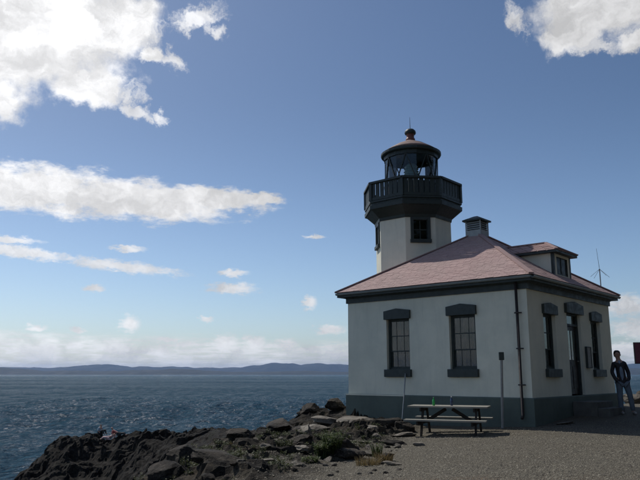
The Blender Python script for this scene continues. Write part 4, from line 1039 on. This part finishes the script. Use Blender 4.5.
# unseen inland conifers, added tall and close to darken the door wall, right of and behind the viewpoint
rw2 = np.random.default_rng(21); Vw = []; Fw = []; Tw = []; nvw = 0
tx = []; 
for i in range(11):
    for j in range(15):
        x = 16+i*4.2+rw2.uniform(-1.5, 1.5); y = -42+j*4.6+rw2.uniform(-1.5, 1.5)
        if x < 16+max(0, (y-2))*.62+rw2.uniform(0, 2): continue
        tx.append((x, y))
tzz = ground_h(np.array([t[0] for t in tx]), np.array([t[1] for t in tx]))
for (x, y), z in zip(tx, tzz):
    hT = rw2.uniform(17, 27); rT = rw2.uniform(2.8, 4.0); n = 900
    t = rw2.random(n)**.8; zz = hT*(.1+.9*t); rr = rT*(1-t)**.8*np.sqrt(rw2.random(n))*(.7+.5*rw2.random(n)); a = rw2.random(n)*6.283
    c = np.stack([x+rr*np.cos(a), y+rr*np.sin(a), z+zz-.25*rr], 1)
    e1 = rw2.normal(size=(n, 3))*[.5, .5, .22]; e2 = rw2.normal(size=(n, 3))*[.5, .5, .22]
    v = np.stack([c-e1*.8, c+e2*.6, c+e1*.8, c-e2*.6], 1).reshape(-1, 3)
    Vw.append(v); Fw.append(np.arange(4*n).reshape(-1, 4)+nvw); Tw.append(np.repeat(rw2.random(n), 4)); nvw += 4*n
Vw = np.concatenate(Vw); Fw = np.concatenate(Fw); Tw = np.concatenate(Tw)
M['conifer'] = leafmat('conifer', (.012, .022, .010), (.035, .055, .022))
wd = bpy.data.objects.new('woodland', plantmesh('woodland', Vw.tolist(), Fw.tolist(), Tw.tolist(), 'conifer')); COL.objects.link(wd)  # added out of view to shade the door wall
tag(wd, 'unseen conifers inland of the building, added to shade its door wall', 'wood', kind='stuff')

# ------------------------------------------------------------------ people
def skin(name, verts, edges, m, parent, root=0, sub=2):
    me = bpy.data.meshes.new(name); me.from_pydata([v[:3] for v in verts], edges, []); me.materials.append(m)
    o = bpy.data.objects.new(name, me); COL.objects.link(o)
    if parent: o.parent = parent
    md = o.modifiers.new('skin', 'SKIN'); md.use_smooth_shade = True
    if not me.skin_vertices: me.attributes.new('skin_vertices', 'FLOAT', 'POINT')
    for i, v in enumerate(verts):
        r = v[3]; s = me.skin_vertices[0].data[i]; s.radius = r if isinstance(r, tuple) else (r, r); s.use_root = (i == root)
    sb = o.modifiers.new('sub', 'SUBSURF'); sb.levels = sub; sb.render_levels = sub
    return o
M['skin'] = mat('skin_tone', (.42, .25, .18), .55, (.36, .2, .14), 8); M['hair'] = mat('dark_hair', (.018, .014, .011), .6, (.03, .022, .016), 20)
M['jacket'] = mat('dark_jacket', (.022, .022, .026), .8, (.035, .034, .04), 7, .8, .4, .01); M['jeans'] = mat('faded_jeans', (.15, .185, .22), .85, (.10, .125, .155), 5, .8, .4, .01)
M['shirt'] = mat('grey_blue_shirt', (.22, .27, .34), .85, (.16, .2, .26), 6); M['shoe'] = mat('pale_shoe', (.32, .30, .28), .6, (.2, .19, .18), 8)
M['eye'] = mat('eye_dark', (.02, .015, .012), .3)
M['lip'] = mat('lip', (.30, .12, .10), .5)
pp = at(625.5, 409, 19.1); pz = gz(pp.x, pp.y)
PE = empty('person', (pp.x, pp.y, pz-.01), R(-8), 'person in dark jacket and faded jeans standing by the far building corner, hands in pockets', 'person')
# facing -Y; x to the viewer's right
hx = -.10
B = [(0-.02, 0, .93, (.135, .10)), (-.04, .0, 1.08, (.12, .09)), (-.06, .01, 1.28, (.15, .105)), (-.07, .01, 1.40, (.11, .08)), (-.08, .0, 1.475, (.05, .052)), (hx, -.01, 1.55, (.066, .078)), (hx, -.012, 1.63, (.078, .092)), (hx, -.005, 1.695, (.055, .065)),
     (-.21, .0, 1.36, .045), (-.27, .03, 1.13, .036), (-.215, -.06, .95, .03), (-.14, -.07, .88, .028),
     (.07, .0, 1.36, .045), (.165, .04, 1.13, .036), (.14, -.07, .95, .03), (.07, -.07, .88, .028),
     (-.11, 0, .88, .085), (-.115, -.02, .50, .058), (-.10, .02, .10, .042), (-.10, -.0, .05, .04), (-.12, -.14, .03, .032),
     (.07, 0, .88, .085), (.14, -.04, .50, .058), (.20, -.0, .10, .042), (.20, -.02, .05, .04), (.23, -.17, .03, .032)]
Eg = [(0, 1), (1, 2), (2, 3), (3, 4), (4, 5), (5, 6), (6, 7), (3, 8), (8, 9), (9, 10), (10, 11), (3, 12), (12, 13), (13, 14), (14, 15), (0, 16), (16, 17), (17, 18), (18, 19), (19, 20), (0, 21), (21, 22), (22, 23), (23, 24), (24, 25)]
skin('body', B, Eg, M['skin'], PE)
J = [(-.02, .0, .72, (.165, .13)), (-.03, .0, .92, (.16, .13)), (-.04, .0, 1.10, (.14, .12)), (-.06, .01, 1.28, (.155, .12)), (-.07, .01, 1.39, (.125, .09)), (-.08, 0, 1.455, (.065, .07)),
     (-.215, .0, 1.36, .062), (-.27, .03, 1.13, .055), (-.215, -.06, .95, .05), (-.14, -.08, .88, .045), (.075, .0, 1.36, .062), (.165, .04, 1.13, .055), (.14, -.07, .95, .05), (.07, -.08, .88, .045)]
skin('jacket', J, [(0, 1), (1, 2), (2, 3), (3, 4), (4, 5), (4, 6), (6, 7), (7, 8), (8, 9), (4, 10), (10, 11), (11, 12), (12, 13)], M['jacket'], PE)
Jn = [(-.02, 0, .90, (.15, .11)), (-.11, 0, .82, .10), (-.115, -.02, .50, .078), (-.10, .02, .08, .068), (.075, 0, .82, .10), (.14, -.04, .50, .078), (.20, .0, .08, .068)]
skin('jeans', Jn, [(0, 1), (1, 2), (2, 3), (0, 4), (4, 5), (5, 6)], M['jeans'], PE)
skin('shirt', [(-.03, -.08, .74, (.06, .06)), (-.045, -.085, 1.0, (.065, .06)), (-.065, -.08, 1.25, (.065, .06)), (-.08, -.03, 1.47, (.05, .055))], [(0, 1), (1, 2), (2, 3)], M['shirt'], PE)
skin('hair', [(hx, .04, 1.53, (.085, .07)), (hx, .028, 1.61, (.10, .085)), (hx, .015, 1.68, (.098, .096)), (hx, .005, 1.735, (.06, .07))], [(0, 1), (1, 2), (2, 3)], M['hair'], PE)
for sx_ in (-1, 1):
    MB().lathe([(.0, -.009), (.011, 0), (.0, .009)], 10, (hx+sx_*.028, -.097, 1.62)).build('eye', M['eye'], PE)
    MB().lathe([(.0, -.03), (.012, -.01), (.014, .01), (.0, .028)], 8, (hx+sx_*.082, -.005, 1.60)).build('ear', M['skin'], PE)
skin('nose', [(hx, -.092, 1.625, .007), (hx, -.108, 1.59, .012)], [(0, 1)], M['skin'], PE, sub=1)
MB().box(hx-.02, hx+.02, -.096, -.085, 1.553, 1.560).build('mouth', M['lip'], PE)
for fx, fy in ((-.11, 0), (.205, -.02)):
    skin('shoe', [(fx, fy+.05, .05, .045), (fx+.003, fy-.05, .045, .046), (fx+.012, fy-.17, .036, .036)], [(0, 1), (1, 2)], M['shoe'], PE)

# two people resting on the far rock
M['light_blue'] = mat('light_blue_top', (.40, .52, .60), .8, (.3, .4, .5), 6); M['red_top'] = mat('red_top', (.45, .10, .09), .8, (.5, .2, .18), 6); M['pink_white'] = mat('pale_pink_top', (.68, .5, .48), .8, (.6, .38, .36), 6)
M['dark_trousers'] = mat('dark_trousers', (.03, .035, .04), .8)
def seated(px, py, Y, rz, label, top, legs, lie=False, cap=None):
    ys_ = np.arange(54, 60, .15); xs_ = at(px, py, 1).x*ys_; hs_ = ground_h(xs_, ys_); k_ = int(np.argmax((hs_-EYE)/ys_)); p = Vector((xs_[k_], ys_[k_], 0)); z = float(hs_[k_]); r = empty('person', (p.x, p.y, z+.02), rz, label, 'person')
    if not lie: tor = [(0, 0, .12, (.15, .12)), (0, .02, .35, (.14, .10)), (0, .0, .52, (.16, .1)), (0, -.02, .60, .05), (0, -.04, .70, (.08, .09)), (0, -.03, .78, (.06, .07))]
    else: tor = [(0, 0, .13, (.15, .12)), (0, .22, .26, (.15, .10)), (0, .40, .38, (.16, .1)), (0, .46, .46, .05), (0, .48, .55, (.08, .09)), (0, .5, .63, (.06, .07))]
    c = Vector(tor[2][:3]); arms = [(c.x-.19, c.y, c.z, .05), (c.x-.26, c.y+.02, c.z-.25, .04), (c.x-.18, c.y-.2, c.z-.38, .035), (c.x+.19, c.y, c.z, .05), (c.x+.26, c.y+.02, c.z-.25, .04), (c.x+.18, c.y-.2, c.z-.38, .035)]
    lg = [(-.1, -.05, .13, .09), (-.13, -.42, .38 if not lie else .2, .06), (-.12, -.55, .06, .045), (-.12, -.68, .04, .035), (.1, -.05, .13, .09), (.13, -.42, .38 if not lie else .2, .06), (.12, -.55, .06, .045), (.12, -.68, .04, .035)]
    V_ = tor+arms+lg
    E_ = [(0, 1), (1, 2), (2, 3), (3, 4), (4, 5), (2, 6), (6, 7), (7, 8), (2, 9), (9, 10), (10, 11), (0, 12), (12, 13), (13, 14), (14, 15), (0, 16), (16, 17), (17, 18), (18, 19)]
    skin('body', V_, E_, M['skin'], r, sub=1)
    big_ = lambda v, d: (*v[:3], tuple(x+d for x in v[3]) if isinstance(v[3], tuple) else v[3]+d)
    skin('top', [big_(v, .02) for v in tor[:3]+[arms[0], arms[1], arms[3], arms[4]]], [(0, 1), (1, 2), (2, 3), (3, 4), (2, 5), (5, 6)], top, r, sub=1)
    skin('trousers', [big_(v, .02) for v in [tor[0]]+lg[:3]+lg[4:7]], [(0, 1), (1, 2), (2, 3), (0, 4), (4, 5), (5, 6)], legs, r, sub=1)
    h1, h2 = Vector(tor[4][:3]), Vector(tor[5][:3]); skin('hair', [(h1.x, h1.y+.03, h1.z+.02, .08), (h2.x, h2.y+.02, h2.z+.02, .07)], [(0, 1)], cap or M['hair'], r, sub=1)
    return r
seated(100, 437, 57, R(60), 'dark haired person in a light blue top sitting upright on the far rock', M['light_blue'], M['dark_trousers'])
seated(109, 437.5, 57, R(-80), 'person in pale pink clothes reclining between two others on the far rock', M['pink_white'], M['pink_white'], True, M['pink_white'])
seated(118, 437.5, 57, R(95), 'person in a red top and dark trousers reclining on the far rock', M['red_top'], M['dark_trousers'], True, M['pink_white'])
